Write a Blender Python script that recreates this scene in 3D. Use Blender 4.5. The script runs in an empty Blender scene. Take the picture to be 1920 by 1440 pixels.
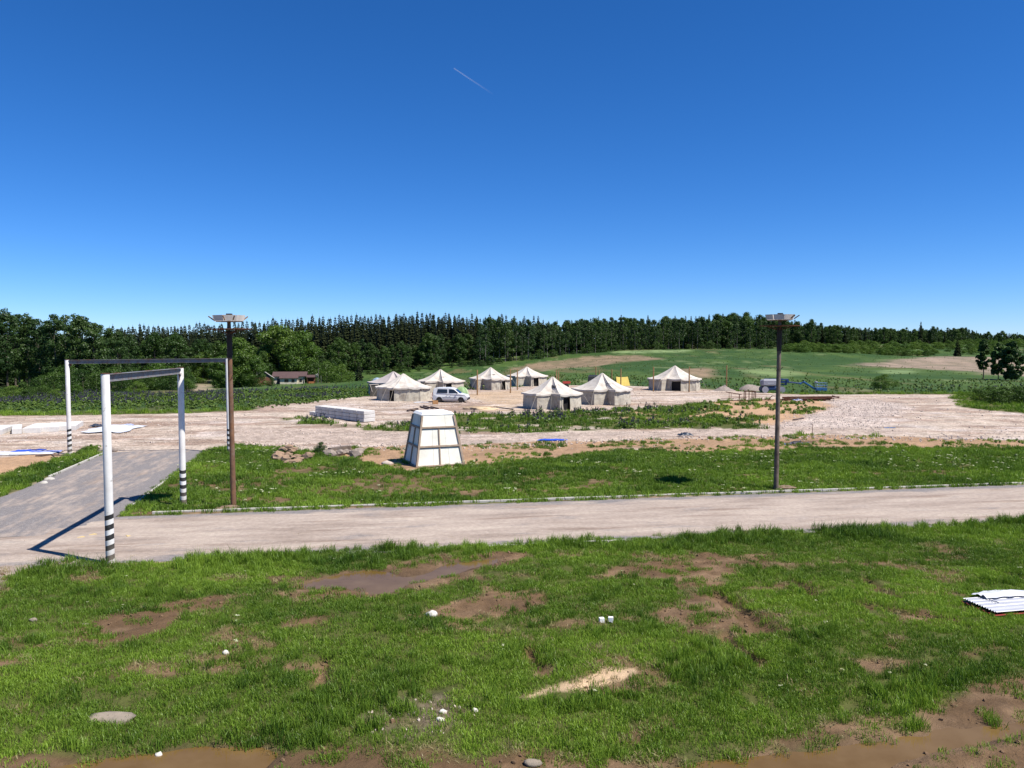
import bpy, bmesh, math, random
import numpy as np
from mathutils import Vector, Matrix

R = math.radians
random.seed(7)
rng = np.random.default_rng(7)
scene = bpy.context.scene
COL = scene.collection

# ------------------------------------------------------------------ camera
CAM_H, PITCH, FPX = 7.2, R(2.98), 1442.0
cam_data = bpy.data.cameras.new('camera')
cam_data.sensor_width = 36.0
cam_data.lens = FPX / 1920.0 * 36.0
cam_data.clip_start = 0.1
cam_data.clip_end = 60000
cam = bpy.data.objects.new('camera', cam_data)
cam.location = (0, 0, CAM_H)
cam.rotation_euler = (math.pi / 2 - PITCH, 0, 0)
COL.objects.link(cam)
scene.camera = cam

# ------------------------------------------------------------------ sky and sun
SUN_ELEV = R(57)
SUN_DIR = Vector((0.905, -0.425, 0)).normalized()          # horizontal direction towards the sun
world = bpy.data.worlds.new('World')
scene.world = world
world.use_nodes = True
wn = world.node_tree.nodes
wl = world.node_tree.links
wn.clear()
sky = wn.new('ShaderNodeTexSky')
sky.sky_type = 'NISHITA'
sky.sun_disc = False
sky.sun_elevation = SUN_ELEV
sky.sun_rotation = math.atan2(SUN_DIR.x, SUN_DIR.y)
sky.altitude = 0
sky.air_density = 0.7
sky.dust_density = 0.0
sky.ozone_density = 10.0
hsv = wn.new('ShaderNodeHueSaturation')
hsv.inputs['Saturation'].default_value = 1.14
hsv.inputs['Hue'].default_value = 0.5
white_balance = wn.new('ShaderNodeMix'); white_balance.data_type = 'RGBA'; white_balance.blend_type = 'MULTIPLY'
white_balance.inputs[0].default_value = 1.0
white_balance.inputs[7].default_value = (1.26, 1.30, 1.45, 1)
bg = wn.new('ShaderNodeBackground')
bg.inputs['Strength'].default_value = 0.068
wo = wn.new('ShaderNodeOutputWorld')
wl.new(sky.outputs[0], white_balance.inputs[6])
wl.new(white_balance.outputs[2], hsv.inputs['Color'])
wl.new(hsv.outputs[0], bg.inputs['Color'])
wl.new(bg.outputs[0], wo.inputs['Surface'])

sun_data = bpy.data.lights.new('sun', 'SUN')
sun_data.energy = 5.0
sun_data.angle = R(0.53)
sun_data.color = (1.0, 0.955, 0.88)
sun = bpy.data.objects.new('sun', sun_data)
to_sun = Vector((SUN_DIR.x * math.cos(SUN_ELEV), SUN_DIR.y * math.cos(SUN_ELEV), math.sin(SUN_ELEV)))
sun.rotation_euler = to_sun.to_track_quat('Z', 'Y').to_euler()
sun.location = to_sun * 200
COL.objects.link(sun)

vs = scene.view_settings
vs.view_transform = 'Standard'
vs.look = 'None'
vs.exposure = 0.6
vs.gamma = 1.0
vs.use_curve_mapping = False
scene.cycles.max_bounces = 6
scene.cycles.transparent_max_bounces = 8
scene.cycles.use_denoising = True

# ------------------------------------------------------------------ numpy helpers
def sstep(a, b, x):
    t = np.clip((x - a) / (b - a), 0, 1)
    return t * t * (3 - 2 * t)

def _hash(ix, iy, s):
    h = (ix.astype(np.int64) * 374761393 + iy.astype(np.int64) * 668265263 + s * 982451653) & 0xFFFFFFFF
    h = ((h ^ (h >> 13)) * 1274126177) & 0xFFFFFFFF
    h = h ^ (h >> 16)
    return (h & 0xFFFF) / 65535.0

def vnoise(x, y, s=0):
    x = np.asarray(x, float); y = np.asarray(y, float)
    x0 = np.floor(x); y0 = np.floor(y)
    fx = x - x0; fy = y - y0
    fx = fx * fx * (3 - 2 * fx); fy = fy * fy * (3 - 2 * fy)
    a = _hash(x0, y0, s); b = _hash(x0 + 1, y0, s); c = _hash(x0, y0 + 1, s); d = _hash(x0 + 1, y0 + 1, s)
    return (a * (1 - fx) + b * fx) * (1 - fy) + (c * (1 - fx) + d * fx) * fy

def fbm(x, y, s=0, o=3):
    v = 0; a = 0.5; t = 0
    for i in range(o):
        v = v + a * vnoise(x, y, s + i * 17); t += a
        x = x * 2.03 + 11.3; y = y * 2.03 + 5.7; a *= 0.55
    return v / t

def ray(px, py):
    u = px - 960.0; v = py - 720.0
    return np.array([u, FPX * math.cos(PITCH) - v * math.sin(PITCH), -FPX * math.sin(PITCH) - v * math.cos(PITCH)])

def flat(px, py, z=0.0):
    d = ray(px, py)
    t = (CAM_H - z) / -d[2]
    return (d[0] * t, d[1] * t)

def at_depth(px, py, depth):
    d = ray(px, py)
    t = depth / d[1]
    return (d[0] * t, depth, CAM_H + d[2] * t)

# ------------------------------------------------------------------ terrain: control heights
_ctl = []
for px, py, dep in [(20, 768, 96), (150, 760, 104), (300, 752, 112), (400, 744, 122), (560, 737, 120), (690, 732, 118),
                    (20, 742, 170), (100, 738, 190), (260, 730, 200), (400, 728, 190), (545, 722, 240), (640, 716, 235),
                    (700, 704, 270), (800, 697, 290), (900, 688, 310), (1000, 676, 340), (1100, 664, 370), (1200, 656, 390),
                    (1300, 654.5, 400), (1440, 654.5, 410), (1500, 650, 450), (1600, 646, 500), (1700, 645, 520), (1800, 646, 560),
                    (1950, 650, 600), (900, 708, 170), (1000, 700, 190), (1200, 690, 200), (1300, 670, 300), (1400, 690, 200),
                    (1600, 700, 200), (1700, 690, 225), (1650, 672, 300), (1850, 707, 170), (1950, 710, 170), (1760, 686, 250), (1850, 698, 240),
                    (1760, 668, 340), (1650, 655, 420), (1500, 660, 340), (-150, 745, 170), (-150, 735, 240), (300, 712, 300), (500, 702, 330)]:
    _ctl.append(at_depth(px, py, dep))
for x, y, z in [(-400, 300, -4), (-250, 500, 0), (0, 600, 3), (300, 800, 10), (700, 700, 10), (-700, 700, 0), (0, 1200, 6), (600, 200, 0), (300, 150, 0), (-300, 120, -3),
                (120, 120, 0), (60, 118, 0), (0, 135, 0), (90, 112, 0)]:
    _ctl.append((x, y, z))
_ctl = np.array(_ctl)

_EX = np.array([-400, -53, -27, -19, -4, 8, 20, 41, 64, 400.])
_EY = np.array([78, 80, 84, 106, 118, 132, 130, 110, 112, 112.])

def site_edge(x):
    return np.interp(x, _EX, _EY)

def poly_px(pts, z=0.0):
    return np.array([flat(a, b, z) for a, b in pts])

def sdf(poly, x, y):
    """signed distance to a polygon, negative inside"""
    d = np.full(x.shape, 1e9); inside = np.zeros(x.shape, bool)
    n = len(poly)
    for i in range(n):
        ax, ay = poly[i]; bx, by = poly[(i + 1) % n]
        ex, ey = bx - ax, by - ay
        wx, wy = x - ax, y - ay
        t = np.clip((wx * ex + wy * ey) / (ex * ex + ey * ey + 1e-12), 0, 1)
        d = np.minimum(d, (wx - ex * t) ** 2 + (wy - ey * t) ** 2)
        c = ((ay > y) != (by > y))
        with np.errstate(divide='ignore', invalid='ignore'):
            xi = (bx - ax) * (y - ay) / (by - ay + 1e-30) + ax
        inside ^= c & (x < xi)
    d = np.sqrt(d)
    return np.where(inside, -d, d)

def pmask(poly, x, y, soft=0.3, warp=0.0, ws=1.0, seed=0):
    """0..1 mask of a polygon with a soft, noise-broken edge"""
    m = soft + warp + 0.1
    lo = poly.min(0) - m; hi = poly.max(0) + m
    sel = (x > lo[0]) & (x < hi[0]) & (y > lo[1]) & (y < hi[1])
    out = np.zeros(x.shape)
    if sel.any():
        xs, ys = x[sel], y[sel]
        s = sdf(poly, xs, ys)
        if warp:
            s = s + (fbm(xs / ws, ys / ws, seed, 3) - 0.5) * 2 * warp
        out[sel] = 1 - sstep(-soft, soft, s)
    return out

# puddles (outline on the ground)
PUDDLES = [poly_px([(540, 1098), (600, 1084), (690, 1066), (722, 1070), (760, 1078), (800, 1072), (830, 1056), (935, 1042), (925, 1052), (850, 1072), (770, 1090), (735, 1110), (685, 1108), (650, 1096), (580, 1098)]),
           poly_px([(90, 1436), (200, 1418), (330, 1402), (490, 1394), (520, 1408), (480, 1442), (420, 1470), (80, 1475)]),
           poly_px([(1260, 1436), (1400, 1416), (1560, 1398), (1720, 1378), (1850, 1358), (1990, 1335), (1995, 1350), (1850, 1385), (1700, 1408), (1640, 1440), (1560, 1480), (1250, 1480)])]
PUD_MID = [poly_px([(1462, 829), (1490, 824), (1530, 826), (1500, 833), (1466, 834)]),
           poly_px([(1645, 800.5), (1672, 799), (1692, 800), (1670, 802)])]

ROAD_DIR = np.array([1.0, 0.172]); ROAD_DIR /= np.linalg.norm(ROAD_DIR)
ROAD_N = np.array([-ROAD_DIR[1], ROAD_DIR[0]])
ROAD_A = np.array(flat(1000, 941))           # a point on the far kerb line
ROAD_W = 7.1
SIDE_L = [np.array(flat(-40, 950)), np.array(flat(195, 850))]
SIDE_R = [np.array(flat(222, 965)), np.array(flat(384, 846))]

def road_mask(x, y):
    s = (x - ROAD_A[0]) * ROAD_N[0] + (y - ROAD_A[1]) * ROAD_N[1] + (fbm(x / 1.1, y / 1.1, 301, 3) - .5) * .9 * sstep(-5, -6.5, (x - ROAD_A[0]) * ROAD_N[0] + (y - ROAD_A[1]) * ROAD_N[1])
    m = sstep(0.12, -0.05, s) * sstep(-ROAD_W - 0.3, -ROAD_W + 0.5, s)
    return m

SIDE_POLY = np.array([SIDE_R[0] + np.array([0.6, -3]), SIDE_R[0], SIDE_R[1], SIDE_L[1], SIDE_L[0], SIDE_L[0] + np.array([0, -6])])

SEAM = [(1345, 1110, 1440, 1182, .26), (1488, 1088, 1535, 1117, .15), (1618, 1086, 1682, 1118, .15), (1600, 1132, 1795, 1162, .17), (1355, 1192, 1422, 1242, .16), (988, 1213, 1024, 1262, .17), (604, 1235, 598, 1288, .14), (1880, 1075, 1925, 1088, .14)]

def seam_mask(x, y):
    out = np.zeros(x.shape)
    for ax, ay, bx, by, w in SEAM:
        a = np.array(flat(ax, ay)); b = np.array(flat(bx, by))
        e = b - a; t = np.clip(((x - a[0]) * e[0] + (y - a[1]) * e[1]) / (e @ e), 0, 1)
        d = np.hypot(x - a[0] - e[0] * t, y - a[1] - e[1] * t) + (vnoise(x / .25, y / .25, 5) - .5) * .12
        out = np.maximum(out, 1 - sstep(w * .9, w * 1.5, d))
    return out

def terrain(x, y):
    x = np.asarray(x, float); y = np.asarray(y, float)
    shp = x.shape
    x = x.ravel(); y = y.ravel()
    z = np.zeros(x.shape)
    e = site_edge(x)
    w = sstep(0, 34, y - e)
    sel = w > 0
    if sel.any():
        xs, ys = x[sel], y[sel]
        num = np.zeros(xs.shape); den = np.zeros(xs.shape)
        for cx, cy, cz in _ctl:
            k = 1.0 / ((xs - cx) ** 2 + (ys - cy) ** 2 + 22.0 ** 2) ** 2.2
            num += k * cz; den += k
        h = num / den
        h += (fbm(xs / 9, ys / 9, 5, 3) - 0.5) * 0.5 * sstep(e[sel] + 5, e[sel] + 60, ys)
        z[sel] = h * w[sel]
    # bumps of turf and soil
    near = sstep(60, 40, y)
    z += near * ((fbm(x / 1.6, y / 1.6, 3, 3) - 0.5) * 0.13 + (vnoise(x / 0.33, y / 0.33, 9) - 0.5) * 0.05)
    z += (1 - near) * (fbm(x / 3.0, y / 3.0, 4, 3) - 0.5) * 0.12 * sstep(0, -6, y - e)
    rm = np.maximum(road_mask(x, y), pmask(SIDE_POLY, x, y, 0.15))
    z = z * (1 - rm) - 0.07 * rm
    nr = (y < 30) & (y > 8)
    if nr.any():
        z[nr] -= .2 * seam_mask(x[nr], y[nr])
    for p in PUDDLES:
        z = z * (1 - pmask(p, x, y, 1.0)) - 0.16 * pmask(p, x, y, 0.45, 0.12, 0.7, 3)
    for p in PUD_MID:
        z -= 0.12 * pmask(p, x, y, 0.6, 0.3, 1.5, 3)
    return z.reshape(shp)

def gz(x, y):
    return float(terrain(np.array([x]), np.array([y]))[0])

def ground_px(px, py):
    d = ray(px, py)
    ts = 8.0 * 1.012 ** np.arange(420)
    X = d[0] / d[1] * ts; Z = CAM_H + d[2] / d[1] * ts
    g = terrain(X, ts)
    k = np.argmax(Z < g)
    if k == 0:
        return (X[-1], ts[-1], g[-1])
    a = (Z[k - 1] - g[k - 1]) / ((Z[k - 1] - g[k - 1]) + (g[k] - Z[k]))
    t = ts[k - 1] + a * (ts[k] - ts[k - 1])
    return (d[0] / d[1] * t, t, gz(d[0] / d[1] * t, t))

def poly_far(pts):
    return np.array([ground_px(a, b)[:2] for a, b in pts])

# ------------------------------------------------------------------ ground zones
P_GRAVEL = poly_px([(-400, 786), (0, 779), (130, 778), (285, 777), (480, 770), (472, 760), (600, 750), (700, 742), (800, 733), (900, 728), (1040, 722), (1200, 724), (1360, 732),
                    (1500, 740), (1790, 739), (1790, 748), (1800, 763), (1920, 776), (2300, 782), (2300, 830), (1920, 828), (1500, 836), (1300, 838), (1000, 850), (860, 862), (700, 860),
                    (500, 838), (440, 833), (384, 850), (195, 852), (180, 838), (0, 890), (-400, 960)])
P_BANK = poly_px([(535, 784), (570, 782), (640, 795), (700, 795), (770, 790), (870, 777), (1000, 776), (1100, 770), (1180, 766), (1320, 757), (1345, 768), (1300, 780), (1440, 793), (1435, 803), (1200, 805), (870, 813), (770, 808), (690, 806), (600, 797)])
P_SAND_R = poly_px([(1150, 775), (1340, 752), (1440, 748), (1540, 750), (1560, 762), (1500, 782), (1450, 796), (1350, 792), (1250, 795), (1170, 790)])
P_STRIP = poly_px([(1360, 742), (1560, 738), (1590, 752), (1500, 762), (1440, 752)])
P_SOIL_MID = poly_px([(600, 842), (700, 838), (870, 828), (1180, 826), (1500, 815), (1700, 818), (1920, 828), (2300, 828), (2300, 840), (1560, 842), (1300, 850), (1180, 838), (1000, 862), (760, 884), (690, 868)])
P_TRACK = poly_px([(440, 800), (700, 806), (870, 817), (1200, 808), (1500, 800), (1700, 806), (1700, 814), (1400, 815), (1200, 819), (870, 834), (700, 832), (440, 826)])
P_WHITE_GRAVEL = poly_px([(1440, 806), (1480, 780), (1560, 752), (1640, 748), (1720, 765), (1660, 785), (1700, 800), (1560, 806)])
P_SAND_TENT = poly_px([(880, 738), (990, 730), (1000, 748), (960, 760), (900, 752)])
P_SAND_L = poly_px([(-300, 930), (-100, 885), (0, 858), (110, 846), (120, 858), (60, 875), (0, 890), (-300, 960)])
P_LSTRIP = poly_px([(-200, 985), (0, 932), (100, 888), (190, 849), (180, 838), (100, 862), (0, 892), (-200, 940)])
SOIL = [(poly_px(p), w) for p, w in [
    ([(100, 1212), (150, 1168), (290, 1138), (420, 1112), (445, 1132), (330, 1158), (290, 1186), (190, 1216)], 0.45),
    ([(480, 1115), (600, 1075), (780, 1048), (960, 1032), (1010, 1042), (850, 1095), (690, 1122), (560, 1125)], 0.35),
    ([(770, 1160), (850, 1140), (930, 1100), (1040, 1108), (1010, 1142), (880, 1160)], 0.4),
    ([(1130, 1078), (1230, 1038), (1430, 1040), (1425, 1062), (1330, 1092), (1240, 1092)], 0.5),
    ([(1200, 1150), (1320, 1108), (1345, 1110), (1440, 1182), (1330, 1182), (1240, 1175)], 0.4),
    ([(-80, 1225), (20, 1230), (35, 1245), (-80, 1260)], 0.3), ([(-80, 1100), (20, 1060), (10, 1105), (-80, 1150)], 0.3),
    ([(-100, 1480), (-100, 1438), (40, 1412), (110, 1420), (500, 1392), (540, 1405), (620, 1396), (740, 1408), (720, 1480)], 0.14),
    ([(740, 1480), (760, 1432), (900, 1424), (1000, 1408), (1130, 1424), (1260, 1420), (1260, 1480)], 0.25),
    ([(1240, 1480), (1300, 1436), (1420, 1412), (1560, 1394), (1690, 1368), (1780, 1320), (1880, 1268), (2000, 1240), (2100, 1500)], 0.35),
    ([(1440, 1384), (1520, 1372), (1650, 1345), (1690, 1350), (1600, 1374), (1470, 1392)], 0.2),
    ([(1780, 1228), (1860, 1212), (1890, 1225), (1800, 1236)], 0.2), ([(1610, 1240), (1680, 1232), (1770, 1236), (1740, 1252), (1640, 1254)], 0.25),
    ([(1600, 1058), (1680, 1046), (1700, 1052), (1620, 1062)], 0.15), ([(1720, 1050), (1790, 1040), (1800, 1048), (1730, 1056)], 0.15),
    ([(1670, 1160), (1720, 1140), (1790, 1158), (1760, 1164), (1690, 1172)], 0.15),
    ([(380, 1255), (425, 1245), (425, 1262), (390, 1266)], 0.15), ([(520, 1180), (560, 1150), (630, 1155), (600, 1172)], 0.2),
    ([(1180, 1372), (1250, 1345), (1260, 1365), (1190, 1385)], 0.2)]]
P_PEB = poly_px([(670, 1352), (765, 1298), (820, 1306), (905, 1325), (880, 1358), (760, 1385)])
P_SANDSTRIP = poly_px([(968, 1306), (1040, 1282), (1085, 1276), (1128, 1254), (1192, 1257), (1180, 1272), (1095, 1298), (1030, 1302), (1000, 1312)])
P_SAND_POST = poly_px([(200, 1052), (215, 1030), (330, 1036), (325, 1056), (212, 1062)])
P_JUNC = poly_px([(-300, 1180), (-300, 960), (200, 960), (330, 1036), (215, 1048), (196, 1052), (165, 1040), (120, 1042), (95, 1052), (20, 1085), (-80, 1140)])
P_DRY_MID = [poly_px(p) for p in ([(560, 925), (640, 905), (700, 885), (790, 895), (860, 905), (800, 922), (680, 925)], [(380, 905), (540, 890), (560, 905), (420, 925)],
                                  [(950, 898), (1050, 890), (1060, 896), (980, 905)], [(500, 882), (690, 870), (700, 882), (520, 890)])]
FARB = []
def far_zones():
    FARB.append((poly_far([(950, 692), (1000, 681), (1100, 667), (1215, 667), (1235, 674), (1120, 686), (1010, 698)]), (0.25, 0.18, 0.11), 6))
    FARB.append((poly_far([(1262, 696), (1320, 689), (1352, 704), (1300, 712)]), (0.25, 0.18, 0.11), 3))
    FARB.append((poly_far([(1600, 684), (1680, 676), (1760, 668), (1900, 670), (2100, 678), (2100, 712), (1900, 705), (1780, 694), (1700, 690)]), (0.30, 0.225, 0.165), 5))
    FARB.append((poly_far([(1140, 659), (1290, 656), (1280, 661), (1180, 663)]), (0.20, 0.27, 0.11), 6))
    FARB.append((poly_far([(1385, 698), (1440, 690), (1495, 697), (1470, 706), (1400, 704)]), (0.17, 0.23, 0.085), 5))
    FARB.append((poly_far([(1640, 697), (1665, 692), (1705, 693), (1712, 699), (1660, 701)]), (0.18, 0.25, 0.10), 4))
    FARB.append((poly_far([(355, 712), (395, 710), (397, 738), (355, 735)]), (0.32, 0.25, 0.17), 4))
far_zones()

C_GRASS = np.array((0.095, 0.105, 0.026)); C_GRAVEL = np.array((0.58, 0.475, 0.385)); C_SOIL = np.array((0.145, 0.088, 0.045))
C_SAND = np.array((0.56, 0.40, 0.25)); C_ORANGE = np.array((0.44, 0.28, 0.165)); C_WET = np.array((0.10, 0.062, 0.034)); C_DIRT = np.array((0.43, 0.335, 0.27))
C_FIELD = np.array((0.034, 0.078, 0.014)); C_FIELD2 = np.array((0.068, 0.118, 0.022))

def mixc(c, m, k):
    return c * (1 - m[:, None]) + np.asarray(k)[None, :] * m[:, None]

def zones(x, y):
    """ground cover at points: colour, gravelness, grass density, lushness, plus named masks"""
    n = len(x)
    e = site_edge(x)
    far = sstep(-4, 6, y - e)
    col = np.tile(C_GRASS, (n, 1)); grav = np.zeros(n); grass = np.ones(n)
    # far field
    f1 = fbm(x / 14, y / 30, 31, 4); f2 = fbm(x / 3.5, y / 8, 33, 3)
    cf = mixc(np.tile(C_FIELD, (n, 1)), sstep(0.42, 0.68, f1 * .6 + f2 * .4), C_FIELD2)
    cf = mixc(cf, sstep(0.60, 0.75, fbm(x / 10, y / 40, 37, 3)) * .6, (0.17, 0.135, 0.06))
    cf = mixc(cf, sstep(0.66, 0.74, fbm(x / 5, y / 12, 39, 3)) * .5, (0.20, 0.24, 0.10))
    col = col * (1 - far[:, None]) + cf * far[:, None]
    for p, c, wp in FARB:
        m = pmask(p, x, y, 2.5, wp, 9, 41)
        brk = 0.75 + .25 * sstep(.4, .6, f2)
        cc = np.asarray(c)[None, :] * (0.7 + 0.6 * f2[:, None])
        mm = (m * brk)[:, None]
        col = col * (1 - mm) + cc * mm
    # gravel site
    g = pmask(P_GRAVEL, x, y, 0.5, 0.8, 2.2, 3)
    t1 = fbm(x / 6, y / 2.2, 51, 4)
    cg = mixc(np.tile(C_GRAVEL, (n, 1)), sstep(0.45, 0.7, t1), (0.40, 0.29, 0.225))
    cg = mixc(cg, sstep(0.62, 0.7, fbm(x / 8, y / 1.3, 55, 3)) * .7, (0.30, 0.21, 0.155))
    cg = mixc(cg, sstep(0.60, 0.75, fbm(x / 4, y / 2, 57, 3)) * .8, (0.62, 0.53, 0.47))
    col = col * (1 - g[:, None]) + cg * g[:, None]; grav = np.maximum(grav, g); grass *= 1 - g
    m = pmask(P_WHITE_GRAVEL, x, y, 0.8, 1.5, 3, 7); col = mixc(col, m * .7, (0.62, 0.52, 0.46)); grav = np.maximum(grav, m * 1.6)
    m = pmask(P_SOIL_MID, x, y, 0.5, 0.9, 2.5, 8); col = mixc(col, m, C_ORANGE * 0.9); grass = grass * (1 - m) + m * .12 * sstep(.45, .6, fbm(x / 2, y / 1.5, 77, 2)) * 2; grav *= 1 - m * .5
    m = pmask(P_TRACK, x, y, 0.4, 0.6, 2.5, 9); col = mixc(col, m, (0.50, 0.40, 0.33)); grass *= 1 - m; grav = np.maximum(grav, m * .5)
    m = pmask(P_SAND_R, x, y, 0.8, 1.2, 3, 10); col = mixc(col, m, C_ORANGE * 1.1); grav *= 1 - m; grass = np.maximum(grass * (1 - m), m * sstep(.5, .68, fbm(x / 2.2, y / 2.2, 79, 2)) * .9)
    m = pmask(P_SAND_TENT, x, y, 1, 2, 4, 10) * .7; col = mixc(col, m, C_SAND * .95); grav *= 1 - m * .6
    m = pmask(P_BANK, x, y, 0.4, 1.6, 2.4, 11) * (.25 + .75 * sstep(.66, .56, fbm(x / 2.4, y / 2.0, 307, 3))); col = mixc(col, m, C_GRASS); grass = np.maximum(grass, m); grav *= 1 - m; bank = m
    m = pmask(P_SAND_L, x, y, 0.5, 0.6, 2, 12); col = mixc(col, m, C_ORANGE * 1.1); grav *= 1 - m; grass *= 1 - m * .9
    m = pmask(P_LSTRIP, x, y, 0.2, 0.25, 1.2, 13); col = mixc(col, m, C_GRASS); grass = np.maximum(grass, m); grav *= 1 - m
    # foreground soil
    soil = np.zeros(n)
    for i, (p, w) in enumerate(SOIL):
        soil = np.maximum(soil, pmask(p, x, y, 0.16, w * 1.7, 0.75, 60 + i))
    nearz = sstep(48, 44, y)
    soil = np.maximum(soil, nearz * sstep(0.625, 0.72, fbm(x / 2.2, y / 1.3, 91, 4)) * .85)
    soil = np.maximum(soil, seam_mask(x, y))
    for p in P_DRY_MID:
        soil = np.maximum(soil, pmask(p, x, y, .5, .5, 1.3, 15) * .75)
    sc = mixc(np.tile(C_SOIL, (n, 1)), sstep(.45, .7, fbm(x / 1.1, y / .8, 93, 3)), (0.235, 0.15, 0.085))
    col = col * (1 - soil[:, None]) + sc * soil[:, None]
    grass *= (1 - soil) * .96 + .04
    sm_ = seam_mask(x, y)
    grass = np.where((soil > .3) & nearz.astype(bool) & (sm_ < .3), np.maximum(grass, .6 * sstep(.56, .66, fbm(x / .55, y / .4, 95, 2))), grass)
    wet = np.zeros(n)
    for p in PUDDLES:
        wet = np.maximum(wet, pmask(p, x, y, 0.55, 0.25, .6, 17)); grass *= 1 - pmask(p, x, y, 0.18, 0.15, .5, 18)
    for p in PUD_MID:
        wet = np.maximum(wet, pmask(p, x, y, 1.0, 0.4, 1, 17)); grass *= 1 - pmask(p, x, y, .5)
    col = mixc(col, wet * .85, C_WET)
    m = pmask(P_PEB, x, y, 0.2, 0.3, .7, 19); m = m * (.35 + .65 * sstep(.42, .6, fbm(x / .5, y / .4, 305, 2))); col = mixc(col, m * .8, (0.20, 0.15, 0.115)); grav = np.maximum(grav, m); grass *= 1 - m * .75
    m = pmask(P_SANDSTRIP, x, y, 0.08, 0.14, .5, 20); col = mixc(col, m, C_SAND * 1.05); grass *= 1 - m * .97; sandstrip = m
    # road shoulders and junction
    m = pmask(P_JUNC, x, y, 0.3, 0.3, 1.5, 21); col = mixc(col, m, C_DIRT); grass *= 1 - m
    m = pmask(P_SAND_POST, x, y, 0.3, 0.3, .8, 22); col = mixc(col, m, C_SAND); grass *= 1 - m
    rm = np.maximum(road_mask(x, y), pmask(SIDE_POLY, x, y, 0.15)); col = mixc(col, rm, C_DIRT); grass *= 1 - rm
    grass = np.where(far > .5, 0, grass)
    s = (x - ROAD_A[0]) * ROAD_N[0] + (y - ROAD_A[1]) * ROAD_N[1] + ROAD_W
    lush = sstep(-3.6, -0.8, s) * sstep(.8, 0.2, s) * (.35 + .65 * sstep(.32, .5, fbm(x / 1.4, y / 1.2, 97, 2)))
    for p in [[(560, 1400), (570, 1310), (640, 1270), (710, 1300), (770, 1320), (740, 1370), (690, 1385)], [(100, 1425), (150, 1378), (330, 1380), (480, 1372), (560, 1350), (560, 1400), (330, 1408)], [(740, 1400), (700, 1330), (780, 1290), (800, 1340)],
              [(1190, 1270), (1260, 1215), (1420, 1230), (1380, 1290), (1300, 1300)], [(1620, 1290), (1760, 1270), (1840, 1280), (1770, 1370), (1620, 1360)], [(950, 1330), (1050, 1300), (1170, 1280), (1230, 1300), (1060, 1345)], [(870, 1310), (960, 1290), (970, 1320), (900, 1330)]]:
        lush = np.maximum(lush, pmask(poly_px(p), x, y, .35, .4, .8, 23) * .8)
    lush = np.maximum(lush, pmask(poly_px([(20, 1085), (95, 1052), (130, 1040), (180, 1044), (195, 1062), (100, 1085), (40, 1100)]), x, y, .3, .2, .8, 24) * .8)
    lush = np.maximum(lush, bank * .9)
    lush = np.maximum(lush, sstep(.56, .67, fbm(x / 1.3, y / 1.0, 99, 3)) * .55 * (y < 33))
    lush = np.maximum(lush, sstep(.5, .66, fbm(x / 3, y / 2.2, 101, 3)) * .5 * (y > 33) * (y < 60))
    return dict(col=col, grav=grav, grass=np.clip(grass, 0, 1), lush=lush, soil=soil, far=far, bank=bank, g=g, wet=wet)

# ------------------------------------------------------------------ materials
def new_mat(name):
    m = bpy.data.materials.new(name); m.use_nodes = True
    nt = m.node_tree; nt.nodes.clear()
    out = nt.nodes.new('ShaderNodeOutputMaterial')
    return m, nt, out

def N(nt, kind, **kw):
    n = nt.nodes.new(kind)
    for k, v in kw.items():
        if k in n.inputs: n.inputs[k].default_value = v
        else: setattr(n, k, v)
    return n

def noise(nt, coord, scale, detail=4, rough=0.6):
    n = N(nt, 'ShaderNodeTexNoise'); n.inputs['Scale'].default_value = scale; n.inputs['Detail'].default_value = detail; n.inputs['Roughness'].default_value = rough
    if coord is not None: nt.links.new(coord, n.inputs['Vector'])
    return n.outputs['Fac']

def ramp(nt, fac, stops):
    r = N(nt, 'ShaderNodeValToRGB')
    els = r.color_ramp.elements
    while len(els) < len(stops): els.new(0.5)
    for e, (p, c) in zip(els, stops):
        e.position = p; e.color = (*c, 1) if len(c) == 3 else c
    nt.links.new(fac, r.inputs['Fac'])
    return r.outputs['Color']

def mix(nt, fac, a, b, mode='MIX'):
    n = N(nt, 'ShaderNodeMix', data_type='RGBA', blend_type=mode)
    for sock, v in ((n.inputs[0], fac), (n.inputs[6], a), (n.inputs[7], b)):
        if isinstance(v, (int, float)): sock.default_value = v
        elif isinstance(v, tuple): sock.default_value = (*v, 1) if len(v) == 3 else v
        else: nt.links.new(v, sock)
    return n.outputs[2]

def math_n(nt, op, a, b=0.0, c=None):
    n = N(nt, 'ShaderNodeMath', operation=op)
    for i, v in enumerate((a, b, c)):
        if v is None: continue
        if isinstance(v, (int, float)): n.inputs[i].default_value = v
        else: nt.links.new(v, n.inputs[i])
    return n.outputs[0]

def bump(nt, h, strength, dist):
    b = N(nt, 'ShaderNodeBump'); b.inputs['Strength'].default_value = strength; b.inputs['Distance'].default_value = dist
    nt.links.new(h, b.inputs['Height'])
    return b.outputs['Normal']

ALB = 0.85            # keeps sunlit surfaces at real-world reflectance for this exposure
def dim(c):
    return tuple(v * ALB for v in c)

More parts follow.
